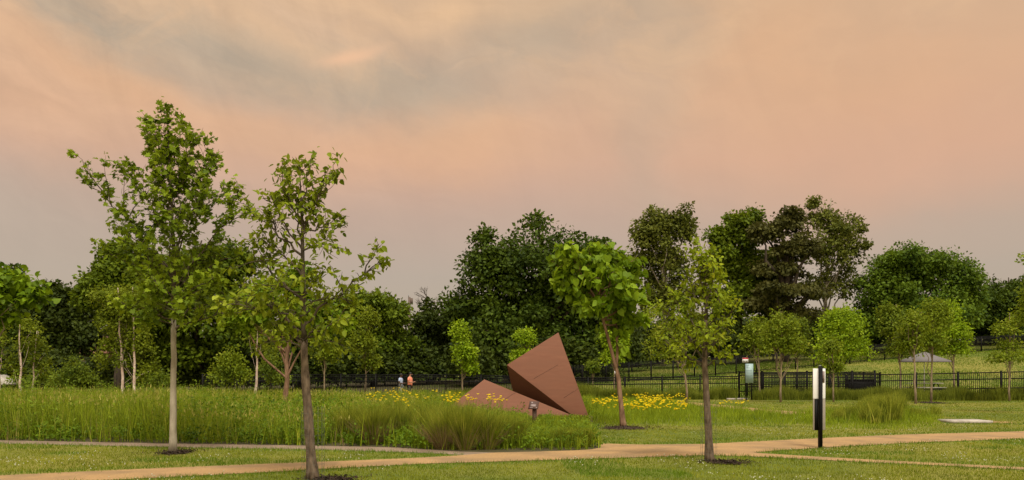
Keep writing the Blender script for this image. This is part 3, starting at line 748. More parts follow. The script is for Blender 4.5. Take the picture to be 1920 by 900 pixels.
# ------------------------------------------------------------------ umbrella and picnic table
def umbrella():
    d = 62.5; x = X(1733, d); g = float(gz(x,d))
    r = thing('patio_umbrella', (x, d, g), 'wide grey patio umbrella with white pole over a picnic table behind the fence', 'umbrella')
    R = 1.72; za = Z(659,d)-g; ze = Z(676.5,d)-g; th = np.arange(8)/8*2*PI+.2
    mb = MB(); ring = np.stack([np.cos(th)*R, np.sin(th)*R, np.full(8,ze)],1); mid = np.stack([np.cos(th)*R*.5, np.sin(th)*R*.5, np.full(8,ze+(za-ze)*.47)],1)
    low = ring-np.array([0,0,.09])
    v = np.vstack([[[0,0,za]], mid, ring, low]); j = np.arange(8); k = (j+1)%8
    mb.add(v, [np.stack([np.zeros(8,int), 1+j, 1+k],1), np.stack([1+j,9+j,9+k,1+k],1), np.stack([9+j,17+j,17+k,9+k],1)]); mb.build('canopy', M['umbrella'], r)
    mb = MB(); mb.tube([[0,0,0],[0,0,ze],[0,0,za-.02]], .035, 8); mb.build('pole', M['white'], r)
    for t in th:
        mb = MB(); mb.tube([[0,0,ze-.05],[math.cos(t)*R*.55, math.sin(t)*R*.55, ze+(za-ze)*.38]], .01, 4); mb.build('rib', M['black'], r)
    t = thing('picnic_table', (X(1733,d)+.02, d+.001, g), 'pale picnic table with benches under the grey umbrella', 'table')
    mb = MB()
    for k in range(5): mb.box(0,-.36+.18*k,.75,2.3,.16,.04)
    mb.build('table_top', M['table_top'], t)
    for sgn in (-1,1):
        mb = MB(); mb.box(-.15*0,sgn*.75,.45,2.3,.26,.04); mb.build('bench_seat', M['table_top'], t)
    for sx in (-.8,.8):
        mb = MB(); mb.tube([[sx,-.7,0],[sx,-.25,.73]],.03,5); mb.tube([[sx,.7,0],[sx,.25,.73]],.03,5); mb.box(sx,0,.41,.05,1.6,.05); mb.build('leg_frame', M['black'], t)
umbrella()

# ------------------------------------------------------------------ people
def skin(verts, edges, rad, mat, name, parent, lvl=1):
    me = bpy.data.meshes.new(name); me.from_pydata([tuple(v) for v in verts], edges, [])
    o = bpy.data.objects.new(name, me); C.objects.link(o)
    sk = o.modifiers.new('s','SKIN'); sk.use_smooth_shade = True
    for i, r in enumerate(rad):
        r = r if isinstance(r, tuple) else (r, r)
        me.skin_vertices[0].data[i].radius = r; me.skin_vertices[0].data[i].use_root = (i == 0)
    sb = o.modifiers.new('u','SUBSURF'); sb.levels = sb.render_levels = lvl
    bpy.context.view_layer.update()
    m2 = bpy.data.meshes.new_from_object(o.evaluated_get(bpy.context.evaluated_depsgraph_get()))
    bpy.data.objects.remove(o); m2.materials.clear(); m2.materials.append(mat)
    o = bpy.data.objects.new(name, m2); C.objects.link(o); o.parent = parent
    return o
def ball(mb, c, r, n=10):
    th, ph = np.meshgrid(np.arange(n)/n*2*PI, np.linspace(0, PI, n)); r = np.broadcast_to(np.array(r, float), (3,))
    v = np.stack([np.sin(ph)*np.cos(th)*r[0], np.sin(ph)*np.sin(th)*r[1], np.cos(ph)*r[2]],-1)+np.array(c)
    i = np.arange(n-1)[:,None]*n; j = np.arange(n)[None]; k = (j+1)%n
    mb.add(v.reshape(-1,3), [np.stack([i+j,i+n+j,i+n+k,i+k],-1).reshape(-1,4)])
def person(px, d, H, label, skinm, shirtm, trm, wide, long_shirt, hand_out, beard):
    # faces +x (towards the right of the photo); y is across the body
    x = X(px, d); r = thing('person', (x, d, .0), label, 'person', rz=math.radians(-12)); s = H/1.75
    w = wide
    J = {'pel':(0,0,.95),'bel':(.02,0,1.10),'che':(.0,0,1.32),'nk':(.01,0,1.47),'neck':(.03,0,1.54),'hd':(.06,0,1.63),'cr':(.05,0,1.71)}
    names = list(J); v = [np.array(J[k])*s for k in names]
    e = [(i,i+1) for i in range(len(names)-1)]; rad = [(.15*w,.13*w),(.15*w,.13*w),(.155*w,.125*w),(.075,.075),(.055,.055),(.095,.085),(.055,.055)]
    idx = {k:i for i,k in enumerate(names)}
    def chain(start, pts, rs):
        p = idx[start]
        for q, rr in zip(pts, rs):
            v.append(np.array(q)*s); rad.append(rr); e.append((p, len(v)-1)); p = len(v)-1
    for sg in (-1,1):
        st = .10 if sg < 0 else -.12
        chain('pel', [(.0,sg*.09,.88),(.02+st*.6,sg*.10,.50),(st,sg*.10,.09),(st+.16,sg*.11,.035)], [.088,.058,.040,.035])
        if hand_out and sg < 0:
            arm = [(.0,sg*.21*w,1.40),(.02,sg*.25*w,1.14),(.24,sg*.20,1.10),(.32,sg*.17,1.12)]
        elif sg < 0 or not hand_out:
            arm = [(.0,sg*.20*w,1.40),(-.03,sg*.25*w,1.13),(.20,sg*.12,1.08),(.27,sg*.06,1.09)]
        else: arm = [(.0,sg*.20*w,1.40),(-.03,sg*.25*w,1.12),(.03,sg*.25*w,.88),(.05,sg*.25*w,.80)]
        chain('che', arm, [.062,.046,.034,.036])
    body = skin(v, e, rad, skinm, 'body', r)
    for o in (body,): pass
    # shirt with sleeves
    hem = .78 if long_shirt else .86
    sv = [np.array(q)*s for q in ((0,0,hem),(.01,0,1.02),(.02,0,1.12),(0,0,1.32),(.01,0,1.47))]; se = [(0,1),(1,2),(2,3),(3,4)]
    sr = [(.185*w,.165*w),(.175*w,.155*w),(.175*w,.155*w),(.18*w,.15*w),(.09,.09)]
    for sg in (-1,1):
        b = len(sv); sv.append(np.array((0,sg*.205*w,1.40))*s); sr.append(.078); se.append((3,b)); sv.append(np.array((.0,sg*.245*w,1.20))*s); sr.append(.072); se.append((b,b+1))
        if long_shirt and sg > 0: pass
    skin(sv, se, sr, shirtm, 'shirt', r)
    tv = [np.array((0,0,.96))*s]; te = []; trr = [(.155*w,.135*w)]
    for sg in (-1,1):
        st = .10 if sg < 0 else -.12; p = 0
        for q, rr in (((.0,sg*.09,.86),.105),((.02+st*.6,sg*.10,.50),.078),((st,sg*.10,.11),.062)):
            tv.append(np.array(q)*s); trr.append(rr); te.append((p,len(tv)-1)); p = len(tv)-1
    skin(tv, te, trr, trm, 'trousers', r)
    mb = MB(); ball(mb, np.array((.035,0,1.685))*s, (.105,.098,.085))
    mb.build('hair', M['hair'], r, smooth=True)
    mb = MB(); ball(mb, np.array((.155,0,1.625))*s, (.022,.016,.022)); mb.build('nose', skinm, r, smooth=True)
    if beard:
        mb = MB(); ball(mb, np.array((.105,0,1.565))*s, (.065,.07,.055)); mb.build('beard', M['hair'], r, smooth=True)
    for sg in (-1,1):
        st = .10 if sg < 0 else -.12
        mb = MB(); ball(mb, np.array((st+.07, sg*.105, .045))*s, (.15,.05,.05)); mb.build('shoe', M['trouser_dark'], r, smooth=True)
    mb = MB()
    if hand_out: hp = np.array((.36,-.17*1,1.13))*s
    else: hp = np.array((.30,-.05,1.10))*s
    ball(mb, hp, (.05,.04,.03))
    for k in range(4): mb.tube([hp+[.03,-.03+.02*k,.0], hp+[.075,-.032+.021*k,-.004*k], hp+[.105,-.03+.02*k,.012]], [.011,.010,.008], 5)
    mb.tube([hp+[0,.03,.01], hp+[.04,.045,.03], hp+[.065,.03,.035]], [.012,.011,.009], 5)
    mb.build('hand', skinm, r, smooth=True)
    return r
person(751, 57.5, 1.62, 'person in a pale blue t-shirt and grey trousers with hands held together', M['skin_dark'], M['shirt_blue'], M['trouser_grey'], 1.0, False, False, False)
person(768.5, 57.2, 1.70, 'bearded person in a long salmon shirt and dark trousers holding a hand out', M['skin_tan'], M['shirt_salmon'], M['trouser_dark'], 1.12, True, True, True)

# ------------------------------------------------------------------ foreground trees
branch_tree('sycamore_tree', 'tall young sycamore with a smooth pale grey trunk at left, highest crown against the sky', 'tree', 18.3,
 [(324,850,6.8),(324.5,780,6.0),(325,700,5.6),(325.5,610,5.0),(326,480,3.6),(322,380,2.5),(316,280,1.5),(312,205,.5)],
 [(618,440,568,.2,2.4),(600,245,570,-.6,1.8),(596,235,520,.7,1.8),(598,405,555,.9,1.8),(590,430,520,-.7,1.8),(575,205,470,.2,1.9),(560,445,470,.3,2.0),
  (545,470,395,-.2,2.0),(530,160,335,-.2,2.2),(520,200,400,.5,1.8),(505,400,300,.2,1.8),(490,405,370,-.6,1.6),(480,240,300,.1,1.6),(450,265,240,.3,1.4),
  (440,365,250,-.1,1.4),(420,395,280,.3,1.3),(360,278,225,-.1,1.1),(330,340,235,.2,1.0),(300,300,200,.1,.8),(560,330,540,-1.3,1.7),(540,300,470,1.2,1.7),(500,340,420,-1.0,1.5),(470,320,380,.9,1.4),(610,290,600,-.9,1.5),(605,370,590,-1.1,1.5),(575,270,440,-.7,1.6),(550,400,430,.6,1.6),(400,330,300,.4,1.2),(410,300,310,-.5,1.2)],
 M['l_maple'], M['bark_grey'], 'lobed', .102, .10, .33, 8, droop=.25, updraft=.45, limbm=M['bark_limb_shaded'], split=612)
branch_tree('young_tree', 'slender foreground tree with dark rough trunk and a long arm reaching right', 'tree', 13.7,
 [(587,903,11),(583,850,9.6),(577,770,8.4),(571,680,7.2),(569,620,6.0),(568,520,4.4),(567,430,3.0),(564,360,1.7),(560,298,.5)],
 [(645,490,600,.5,2.4),(640,655,605,-.5,2.2),(625,440,530,.2,2.8),(612,716,492,0,3.0),(600,425,575,-.4,2.6),(575,455,475,.5,2.4),(570,660,560,.5,2.4),(545,500,540,-.7,2.2),
  (520,470,440,.3,2.2),(480,452,378,.1,2.4),(470,495,365,-.2,2.0),(450,535,305,.2,1.8),(445,628,318,.0,2.0),(440,645,425,.1,2.0),(470,640,470,-.4,2.0),(430,600,340,.3,1.7),(400,585,300,-.1,1.4),(420,520,330,-.2,1.6),
  (600,560,590,-.9,2.2),(590,590,560,.9,2.2),(640,540,640,-.5,2.0),(635,620,640,.5,2.0),(560,620,510,-.4,1.8),(655,480,640,.3,1.9)],
 M['l_mid'], M['bark_brown'], 'ovate', .110, .10, .30, 7, droop=.45, updraft=.35, limbm=M['bark_limb_shaded'], split=640)
branch_tree('catalpa_tree', 'forked catalpa with big heart shaped leaves right of the sculpture', 'tree', 27.5,
 [(1169,803,5.6),(1163,745,4.5),(1159,705,4.1),(1154,685,3.4),(1139,630,3.0),(1125,580,2.5),(1119,540,2.0),(1116,515,.8)],
 [(688, 1168, 546, 0.2, 3.2), (585, 1033, 486, 0.2, 2.2), (590, 1051, 536, 0.2, 2.0), (575, 1064, 468, -0.3, 2.0), (540, 1168, 468, 0.3, 1.8), (570, 1090, 581, -0.4, 2.0), (560, 1082, 536, 0.6, 2.0), (540, 1103, 468, 0.2, 1.8), (530, 1146, 471, -0.2, 1.8), (555, 1155, 516, 0.5, 2.0), (560, 1189, 486, 0.1, 2.2), (570, 1202, 501, 0.4, 2.0), (600, 1202, 561, -0.3, 2.0), (610, 1180, 606, 0.2, 2.0), (590, 1129, 576, -0.8, 1.8), (560, 1129, 506, -1.0, 1.8), (545, 1172, 546, -0.9, 1.8), (540, 1086, 496, 0.9, 1.6), (600, 1211, 596, 0.3, 1.8), (520, 1129, 476, 0.9, 1.5)],
 M['l_catalpa'], M['bark_red'], 'heart', .215, .15, .36, 7, start0=.6, lead=.9, droop=1.0, updraft=.3, jitter_leaf=.08)
branch_tree('young_tree', 'young yellow green tree with brown trunk at the path junction', 'tree', 16.6,
 [(1331,866,8.5),(1329,820,7.2),(1325,750,6.2),(1321,680,5.4),(1323,620,3.8),(1325,560,2.8),(1320,500,1.8),(1310,448,.5)],
 [(682, 1240, 640, 0.3, 2.2), (675, 1262, 600, -0.4, 2.2), (672, 1375, 605, 0.3, 2.2), (660, 1245, 570, 0.4, 2.0), (650, 1378, 575, -0.2, 2.0), (640, 1255, 545, 0.1, 1.9), (615, 1359, 520, 0.06999999999999999, 1.8), (600, 1287, 510, 0.13999999999999999, 1.6), (575, 1342, 490, -0.06999999999999999, 1.5), (560, 1294, 480, 0.06999999999999999, 1.4), (540, 1337, 465, 0.13999999999999999, 1.2), (520, 1298, 455, -0.06999999999999999, 1.2), (670, 1310, 620, -0.9, 1.9), (660, 1345, 640, 0.8, 1.9), (640, 1300, 570, 0.8, 1.8), (630, 1350, 560, -0.7, 1.8), (590, 1327, 500, 0.27999999999999997, 1.4), (690, 1290, 680, 0.3, 1.6), (690, 1360, 665, -0.3, 1.6)],
 M['l_young'], M['bark_brown'], 'ovate', .100, .072, .22, 7, droop=.5, updraft=.35, limbm=M['bark_limb_shaded'], split=600)

def guard(px, py, rad, h, label):
    x, y = at(px, py); r = tag(MBg(rad, h).build('tree_guard', M['wire'], origin=None), label, 'tree guard', 'wire guards around young trees'); r.location = (x, y, 0)
def MBg(rad, h):
    mb = MB()
    for k in range(14):
        a = k/14*2*PI; mb.tube([[math.cos(a)*rad, math.sin(a)*rad, 0],[math.cos(a)*rad, math.sin(a)*rad, h]], .0018, 4, cap=False)
    th = np.linspace(0, 2*PI, 25)
    for z in np.arange(.05, h, .11):
        mb.tube(np.stack([np.cos(th)*rad, np.sin(th)*rad, np.full(25,z)],1), .0015, 3, cap=False)
    return mb
guard(587, 903, .17, 1.15, 'wire mesh guard around the dark trunk of the slender foreground tree')
guard(1329, 866, .15, 1.15, 'wire mesh guard around the young yellow green tree')

# leafy neighbours of the foreground trees
clump_tree('young_tree', 'leafy tree at the left edge of the picture with broad drooping leaves', 'tree', -40, 30, [(20,545,65,50),(-40,540,90,70),(55,560,35,30),(-10,600,60,30)], M['l_catalpa'], M['bark_tan'], 110, 16, .20, .38, kind='heart', tr=.09, up=.8)
clump_tree('young_tree', 'reddish trunked leafy tree in the meadow behind the slender foreground tree', 'tree', 536, 34, [(530,560,70,75),(490,580,50,55),(585,590,50,55),(450,600,40,40),(620,610,45,45),(560,520,40,40)], M['l_catalpa'], M['bark_red'], 190, 15, .17, .42, kind='heart', tr=.10, up=.8)
clump_tree('young_tree', 'olive green small tree behind the young yellow green tree, over the fence', 'tree', 1287, 49, [(1240,640,42,50),(1225,595,35,40),(1290,620,45,55),(1255,670,40,25),(1330,640,30,45)], M['l_sapling'], M['bark_tan'], 170, 16, .14, .36, tr=.055)

# birches: pale peeling trunks
clump_tree('birch_tree', 'large birch clump with two pale peeling trunks left of the grey sycamore trunk', 'tree', 230, 46, [(228,590,48,65),(212,665,45,65),(255,640,38,60),(200,600,30,50),(270,700,30,35),(195,560,45,35),(250,560,40,35)], M['l_birch'], M['bark_birch'], 620, 22, .13, .34, tr=.075, trunks=[(0,-.25),(.62,-.1)], limbs=8, shell=.25, limb_r=.04, back=.30)
clump_tree('birch_tree', 'slim pale birch trunk near the left edge of the picture', 'tree', 39, 46, [(38,660,28,50),(50,610,22,30),(20,690,25,30)], M['l_birch'], M['bark_birch'], 80, 16, .13, .32, tr=.065, limbs=5, limb_r=.04, back=.30)
clump_tree('birch_tree', 'thin leaning birch trunk right of the slim birch at the left edge', 'tree', 59, 47, [(65,650,24,50),(70,690,22,28)], M['l_birch'], M['bark_birch'], 70, 16, .13, .32, tr=.05, trunks=[(0,.3)], limbs=5, limb_r=.04, back=.30)
clump_tree('birch_tree', 'short bright birch trunk between the grey sycamore and the slender foreground tree', 'tree', 479, 48, [(478,620,40,40),(500,660,30,30)], M['l_birch'], M['bark_birch'], 110, 16, .13, .34, tr=.075, limbs=4, limb_r=.04, back=.30)
clump_tree('birch_tree', 'pale birch trunk cut by the left edge of the picture', 'tree', 1, 46, [(-10,640,30,45)], M['l_birch'], M['bark_birch'], 60, 16, .13, .32, tr=.07, limbs=4)

# shrubs and small trees along the back of the meadow and the fence
for a in [
 ('shrub','cone shaped green shrub left of the big birch clump',140,50,[(140,700,32,38),(120,715,30,22),(165,712,28,25)],'l_shrub',140,.36),
 ('shrub','pale leafy shrub right of the grey sycamore trunk',432,47,[(432,680,32,36),(415,705,25,28),(450,708,28,26)],'l_sapling',150,.34),
 ('shrub','low leafy shrub in front of the pale shed and slim birches',78,53,[(80,706,24,22),(45,714,34,15),(100,712,22,18)],'l_shrub',110,.32),
 ('shrub','low dark shrub under the big birch at its right',300,50,[(300,712,35,24),(275,718,25,18)],'l_shrub',90,.34),
 ('shrub','rounded low shrub between the short bright birch and the red trunked tree',505,52,[(505,690,25,30),(520,712,30,22)],'l_shrub',100,.34)]:
    nm, lb, px, d, lo, mt, nc, rc = a
    clump_tree(nm, lb, 'shrub', px, d, lo, M[mt], M['bark_dark'], nc, 15, .13, rc, tr=.03, limbs=5)
for a in [
 ('narrow upright small oak in front of the dark trees left of the people',685,62,[(690,600,24,32),(680,645,30,42),(695,680,25,25)],'l_birch',190,.40,.05),
 ('thin small tree with pale leaves at the right of the slender foreground tree',609,60,[(615,665,26,28),(600,640,22,25)],'l_sapling',110,.38,.05),
 ('bright green young tree in front of the gap left of the big dark tree',866,58,[(862,625,18,28),(870,665,27,32),(880,690,20,18)],'l_bright',170,.36,.05),
 ('bright sapling whose top shows above the rusty sculpture',985,57,[(985,635,22,26),(980,670,24,25)],'l_bright',110,.36,.045),
 ('pale rounded small tree seen through the fork of the catalpa',1152,60,[(1152,640,30,34),(1150,668,26,25)],'l_bright',150,.34,.05),
 ('tiny sapling in front of the dark wood right of the sculpture',1112,66,[(1110,688,16,16)],'l_shrub',40,.34,.03),
 ('slim small tree with a pale trunk behind the teal information panel',1424,55,[(1418,625,24,34),(1430,655,20,26),(1405,640,18,22)],'l_sapling',150,.32,.05),
 ('small leafy tree on a dark trunk left of the round tree',1464,50,[(1465,615,34,34),(1450,645,28,24),(1485,650,25,28)],'l_sapling',190,.32,.055),
 ('small deep green tree behind and right of the leafy tree by the white post sign',1494,66,[(1496,620,24,34),(1505,655,22,26)],'l_shrub',130,.36,.06),
 ('dense round topped green tree on a forked trunk right of the post sign',1572,64,[(1575,620,48,42),(1560,660,45,32),(1600,655,36,34),(1575,590,30,22)],'l_bright',330,.40,.085),
 ('thin young tree with sparse yellow leaves in front of the round topped tree',1563,51,[(1558,655,22,24),(1562,690,24,20)],'l_sapling',90,.30,.045),
 ('leafy small tree with silvery leaf backs left of the grey umbrella',1690,58,[(1672,610,26,40),(1690,650,34,28),(1668,590,20,30)],'l_shrub',220,.36,.06),
 ('slim young tree with thin yellow green crown left of the umbrella pole',1717,48,[(1715,610,32,32),(1705,645,28,25)],'l_sapling',150,.30,.06),
 ('slim young tree with thin crown right of the umbrella pole',1746,50,[(1755,600,30,45),(1745,640,30,28)],'l_sapling',170,.30,.055),
 ('bright cone shaped young tree on the hill right of the umbrella',1789,64,[(1780,590,22,28),(1785,625,32,30),(1792,655,34,20)],'l_bright',260,.38,.07),
 ('pale thin young tree at right in front of the fence and hill',1893,52,[(1885,620,25,22),(1895,650,30,20),(1890,670,38,18),(1908,600,18,20)],'l_sapling',130,.30,.05),
 ('leafy young tree cut by the right edge of the picture',1935,36,[(1930,600,22,40),(1935,490,18,22),(1950,560,36,60)],'l_sapling',120,.30,.05)]:
    lb, px, d, lo, mt, nc, rc, tr = a
    if px > 1380: lo = [(x, y, a*1.15, b*1.1) for x, y, a, b in lo]
    clump_tree('small_tree', lb, 'tree', px, d, lo, M[mt], M['bark_tan'] if tr < .08 else M['bark_dark'], int(nc*1.3), 17, .14 if d < 56 else .17, rc, tr=tr, limbs=9, shell=.3)

# big trees behind
BIG = [
 ('broad_tree','broad dome shaped dark green tree behind the sculpture',1015,82,[(1020,515,125,108),(920,520,72,85),(1110,540,85,95),(862,590,42,55),(960,640,115,80),(1100,640,85,75),(920,590,75,60),(1020,590,110,70),(1090,580,80,60),(900,650,60,60)],'l_dark',760,26,.34,1.15,.45),
 ('cottonwood_tree','tall grey green tree with two rounded tops between the dome tree and the brown conifer',1245,105,[(1238,430,42,55),(1282,430,24,45),(1245,500,62,65),(1210,450,30,40),(1255,570,70,55)],'l_grey',420,22,.36,1.05,.32),
 ('broad_tree','mid green leafy tree left of the brown conifer',1385,102,[(1395,440,50,42),(1375,500,55,60),(1420,520,55,65),(1390,570,70,55),(1350,450,25,35),(1410,408,22,16)],'l_green',430,22,.36,1.05,.32),
 ('conifer_tree','dark brownish conifer with layered branches in the centre of the right hand wood',1472,98,[(1478,420,38,34),(1440,440,38,28),(1490,470,55,30),(1460,510,60,22),(1480,550,75,22),(1500,590,80,22),(1440,570,60,22)],'l_brown',400,22,.36,.85,.45),
 ('cottonwood_tree','airy cottonwood with sky showing through its crown, right of the brown conifer',1545,108,[(1540,415,42,42),(1575,440,42,50),(1545,480,60,60),(1600,480,28,45),(1560,540,65,50)],'l_grey',330,20,.34,.85,.30),
 ('broad_tree','broad fresh green tree with feathery top at the right',1715,104,[(1700,510,75,62),(1760,520,75,55),(1650,540,55,60),(1720,590,115,65),(1810,560,45,55),(1630,610,50,50)],'l_blue',560,24,.34,1.15,.40),
 ('broad_tree','dark tree at the right edge beyond the hill fence',1885,110,[(1880,565,55,50),(1930,580,50,60),(1840,590,45,55),(1900,620,70,45)],'l_dark',330,22,.36,1.1,.35),
 ('broad_tree','dark leafy tree in the gap right of the people',805,86,[(805,610,42,42),(790,650,50,45),(830,660,45,45),(850,640,35,50)],'l_dark2',260,22,.34,1.0,.30),
 ('broad_tree','green tree with rounded top left of the utility pole',700,80,[(690,580,52,46),(735,600,35,42),(660,610,45,55),(710,650,65,50),(640,650,45,45)],'l_green',320,22,.32,1.0,.30),
 ('broad_tree','large green tree filling the space behind the grey trunked sycamore',375,68,[(380,520,85,75),(440,500,45,60),(320,560,70,65),(400,600,95,70),(450,620,60,80),(290,630,60,70),(370,670,80,50)],'l_green',460,24,.30,1.0,.35),
 ('broad_tree','bushy green tree above the big birch clump',225,64,[(230,510,55,50),(190,540,50,45),(270,540,50,60),(240,590,60,50),(165,560,30,40)],'l_green',320,22,.28,.85,.30),
 ('broad_tree','blackish tree in the gap left of the big birch clump',130,78,[(120,590,50,60),(150,640,50,55),(95,640,40,50),(110,560,28,28),(70,600,40,60)],'l_dark2',280,22,.32,1.0,.30),
 ('broad_tree','dark tree beyond the pale trunks at the left edge',20,82,[(25,560,50,60),(-20,600,60,80),(50,640,40,45)],'l_dark',220,20,.34,1.0,.30),
 ('broad_tree','dark tree behind the lower crown of the slender foreground tree',560,76,[(570,620,70,60),(520,650,60,55),(600,670,50,40),(480,640,50,60)],'l_dark2',300,22,.32,1.0,.30),
]
for nm, lb, px, d, lo, mt, nc, per, lf, rc, tr in BIG:
    k = {'l_grey':1.25,'l_brown':1.5}.get(mt, 2.3) if 'airy' not in lb else 1.15
    clump_tree(nm, lb, 'tree', px, d, lo, M[mt], M['bark_dark'] if 'cotton' not in nm else M['bark_grey'], int(nc*k*1.12), int(per*1.25), lf*1.04, rc*.85, tr=tr, limbs=16 if 'conifer' not in nm else 26, shell=.30,
               flat=.65 if 'conifer' not in nm else .3, limb_r=.25 if 'conifer' not in nm else .5, bumps=3)
# the row of wood further back that closes the gaps
back = [(-60,640,95),(60,650,98),(190,640,100),(330,640,98),(470,640,100),(610,655,98),(720,665,104),(850,650,108),(980,640,108),(1120,640,112),(1230,620,118),(1340,610,118),(1460,610,120),(1590,610,122),(1700,620,124),(1820,620,124),(1940,625,126)]
BL = ['dark woodland tree closing the gap at the far left','dark woodland tree behind the two slim birches at left','dark woodland tree behind the big birch clump','dark woodland tree behind the grey sycamore trunk','dark woodland tree behind the short bright birch',
 'dark woodland tree low behind the red trunked meadow tree','dark low woodland tree behind the people','dark woodland tree under the left side of the dome tree','dark woodland tree under the middle of the dome tree','dark woodland tree under the right side of the dome tree',
 'dark woodland tree under the two topped grey green tree','dark woodland tree under the mid green tree left of the conifer','dark woodland tree under the brown conifer','dark woodland tree under the airy cottonwood','dark woodland tree under the left of the feathery tree','dark woodland tree under the right of the feathery tree','dark woodland tree at the far right behind the hill fence']
proto = None
for (px, py, d), lb in zip(back, BL):
    x = X(px, d); z = float(gz(x, d))
    if proto is None:
        proto = clump_tree('woodland_tree', lb, 'tree', px, d, [(px,660,85,55),(px-50,680,60,45),(px+50,680,60,45),(px,700,80,40)], M['l_dark2'], M['bark_dark'], 620, 24, .46, 1.0, tr=.3, limbs=8, group='dark woodland trees at the back'); r = proto
    else:
        r = proto.copy(); C.objects.link(r)
        for ch in proto.children:
            c = ch.copy(); C.objects.link(c); c.parent = r
    r['label'] = lb
    top = Z(py-20, d)-z
    r.location = (x, d, z); r.rotation_euler = (0, 0, rng.random()*6.28); k = top/ (Z(605,95)); r.scale = (1.35, 1.35, max(.75, k*1.1))

# dense shrubs that close the view under the trees
TH = [(-60,70),(40,76),(110,72),(185,70),(265,68),(345,70),(425,70),(500,72),(575,74),(650,78),(722,80),(800,82),(880,76),(955,78),(1035,77),(1110,80),(1185,92),(1270,96),(1360,100),(1450,104),(1545,108),(1640,111),(1735,113),(1830,115),(1920,117)]
TL = ['left edge, behind the cut birch','two slim birches','cone shaped shrub','left part of the big birch clump','right part of the big birch clump','grey sycamore trunk','pale leafy shrub','short bright birch','slender foreground tree trunk','thin pale leaved small tree','narrow upright oak','two people','bright green young tree','low rusty wedge','apex of the tall rusty wedge','tiny sapling by the fence','forked catalpa trunk','olive small tree','young yellow green tree','slim pale trunk by the teal panel','white post sign','round topped tree','silvery leaved small tree','bright cone shaped tree','pale thin tree at the right']
proto = None
for (px, d), lb in zip(TH, TL):
    x = X(px, d); z = float(gz(x, d)); lab = 'dark dense thicket shrub under the trees, behind the '+lb
    if proto is None:
        proto = clump_tree('thicket_shrub', lab, 'shrub', px, d, [(px,690,52,42),(px-35,705,35,32),(px+35,700,38,34),(px,715,60,22)], M['l_dark2'], M['bark_dark'], 260, 20, .30, .6, tr=.06, limbs=6, group='dark thicket shrubs under the trees'); r = proto
    else:
        r = proto.copy(); C.objects.link(r)
        for ch in proto.children:
            c = ch.copy(); C.objects.link(c); c.parent = r
    r['label'] = lab; r.location = (x, d, z); r.rotation_euler = (0,0,rng.random()*6.28); k = rng.uniform(.85,1.2); r.scale = (k*1.1, k*1.1, k*(1.0 if px < 1150 else 1.5))

# bare tree top and utility pole in the far gap
def bare_tree():
    d = 92; x = X(815, d); r = thing('bare_tree', (x, d, float(gz(x,d))), 'leafless dead tree whose twigs rise above the trees right of the utility pole', 'tree')
    mb = MB(); g = float(gz(x,d))
    def grow(p, v, ln, rad, n):
        q = p+v*ln; mb.tube([p, (p+q)/2+rng.normal(size=3)*ln*.04, q], [rad, rad*.8, rad*.6], 5, cap=False)
        if n == 0: return
        for k in range(3 if n > 1 else 2):
            grow(p+(q-p)*rng.uniform(.6,1), unit(v+rng.normal(size=3)*.42+np.array([-.12,0,.12])), ln*rng.uniform(.5,.7), rad*.55, n-1)
    h = Z(590,d)-g
    mb.tube([[0,0,0],[0,0,h*.5],[-.1,0,h]], [.22,.16,.11], 7)
    grow(np.array([-.1,0,h]), unit(np.array([-.45,0,1.])), 1.7, .09, 4); grow(np.array([-.1,0,h*.95]), unit(np.array([-.9,.2,.8])), 1.6, .07, 3); grow(np.array([0,0,h*.97]), unit(np.array([.25,-.2,1.])), 1.3, .07, 3)
    mb.build('trunk', M['bark_dark'], r)
bare_tree()
def utility_pole():
    d = 118; x = X(767.5, d); g = float(gz(x,d)); r = thing('utility_pole', (x, d, g), 'wooden utility pole top rising above the far trees', 'utility pole')
    h = Z(557,d)-g
    mb = MB(); mb.tube([[0,0,0],[0,0,h]], [.2,.16], 8); mb.build('pole', M['wood_pole'], r)
    mb = MB(); mb.tube([[.28,0,h-.9],[.28,0,h-.15]], .2, 8); mb.build('transformer', M['wood_pole'], r)
    mb = MB(); mb.tube([[-.1,0,h],[-.1,0,h+.35]], .05, 6); mb.build('insulator', M['ink_grey'], r)
utility_pole()

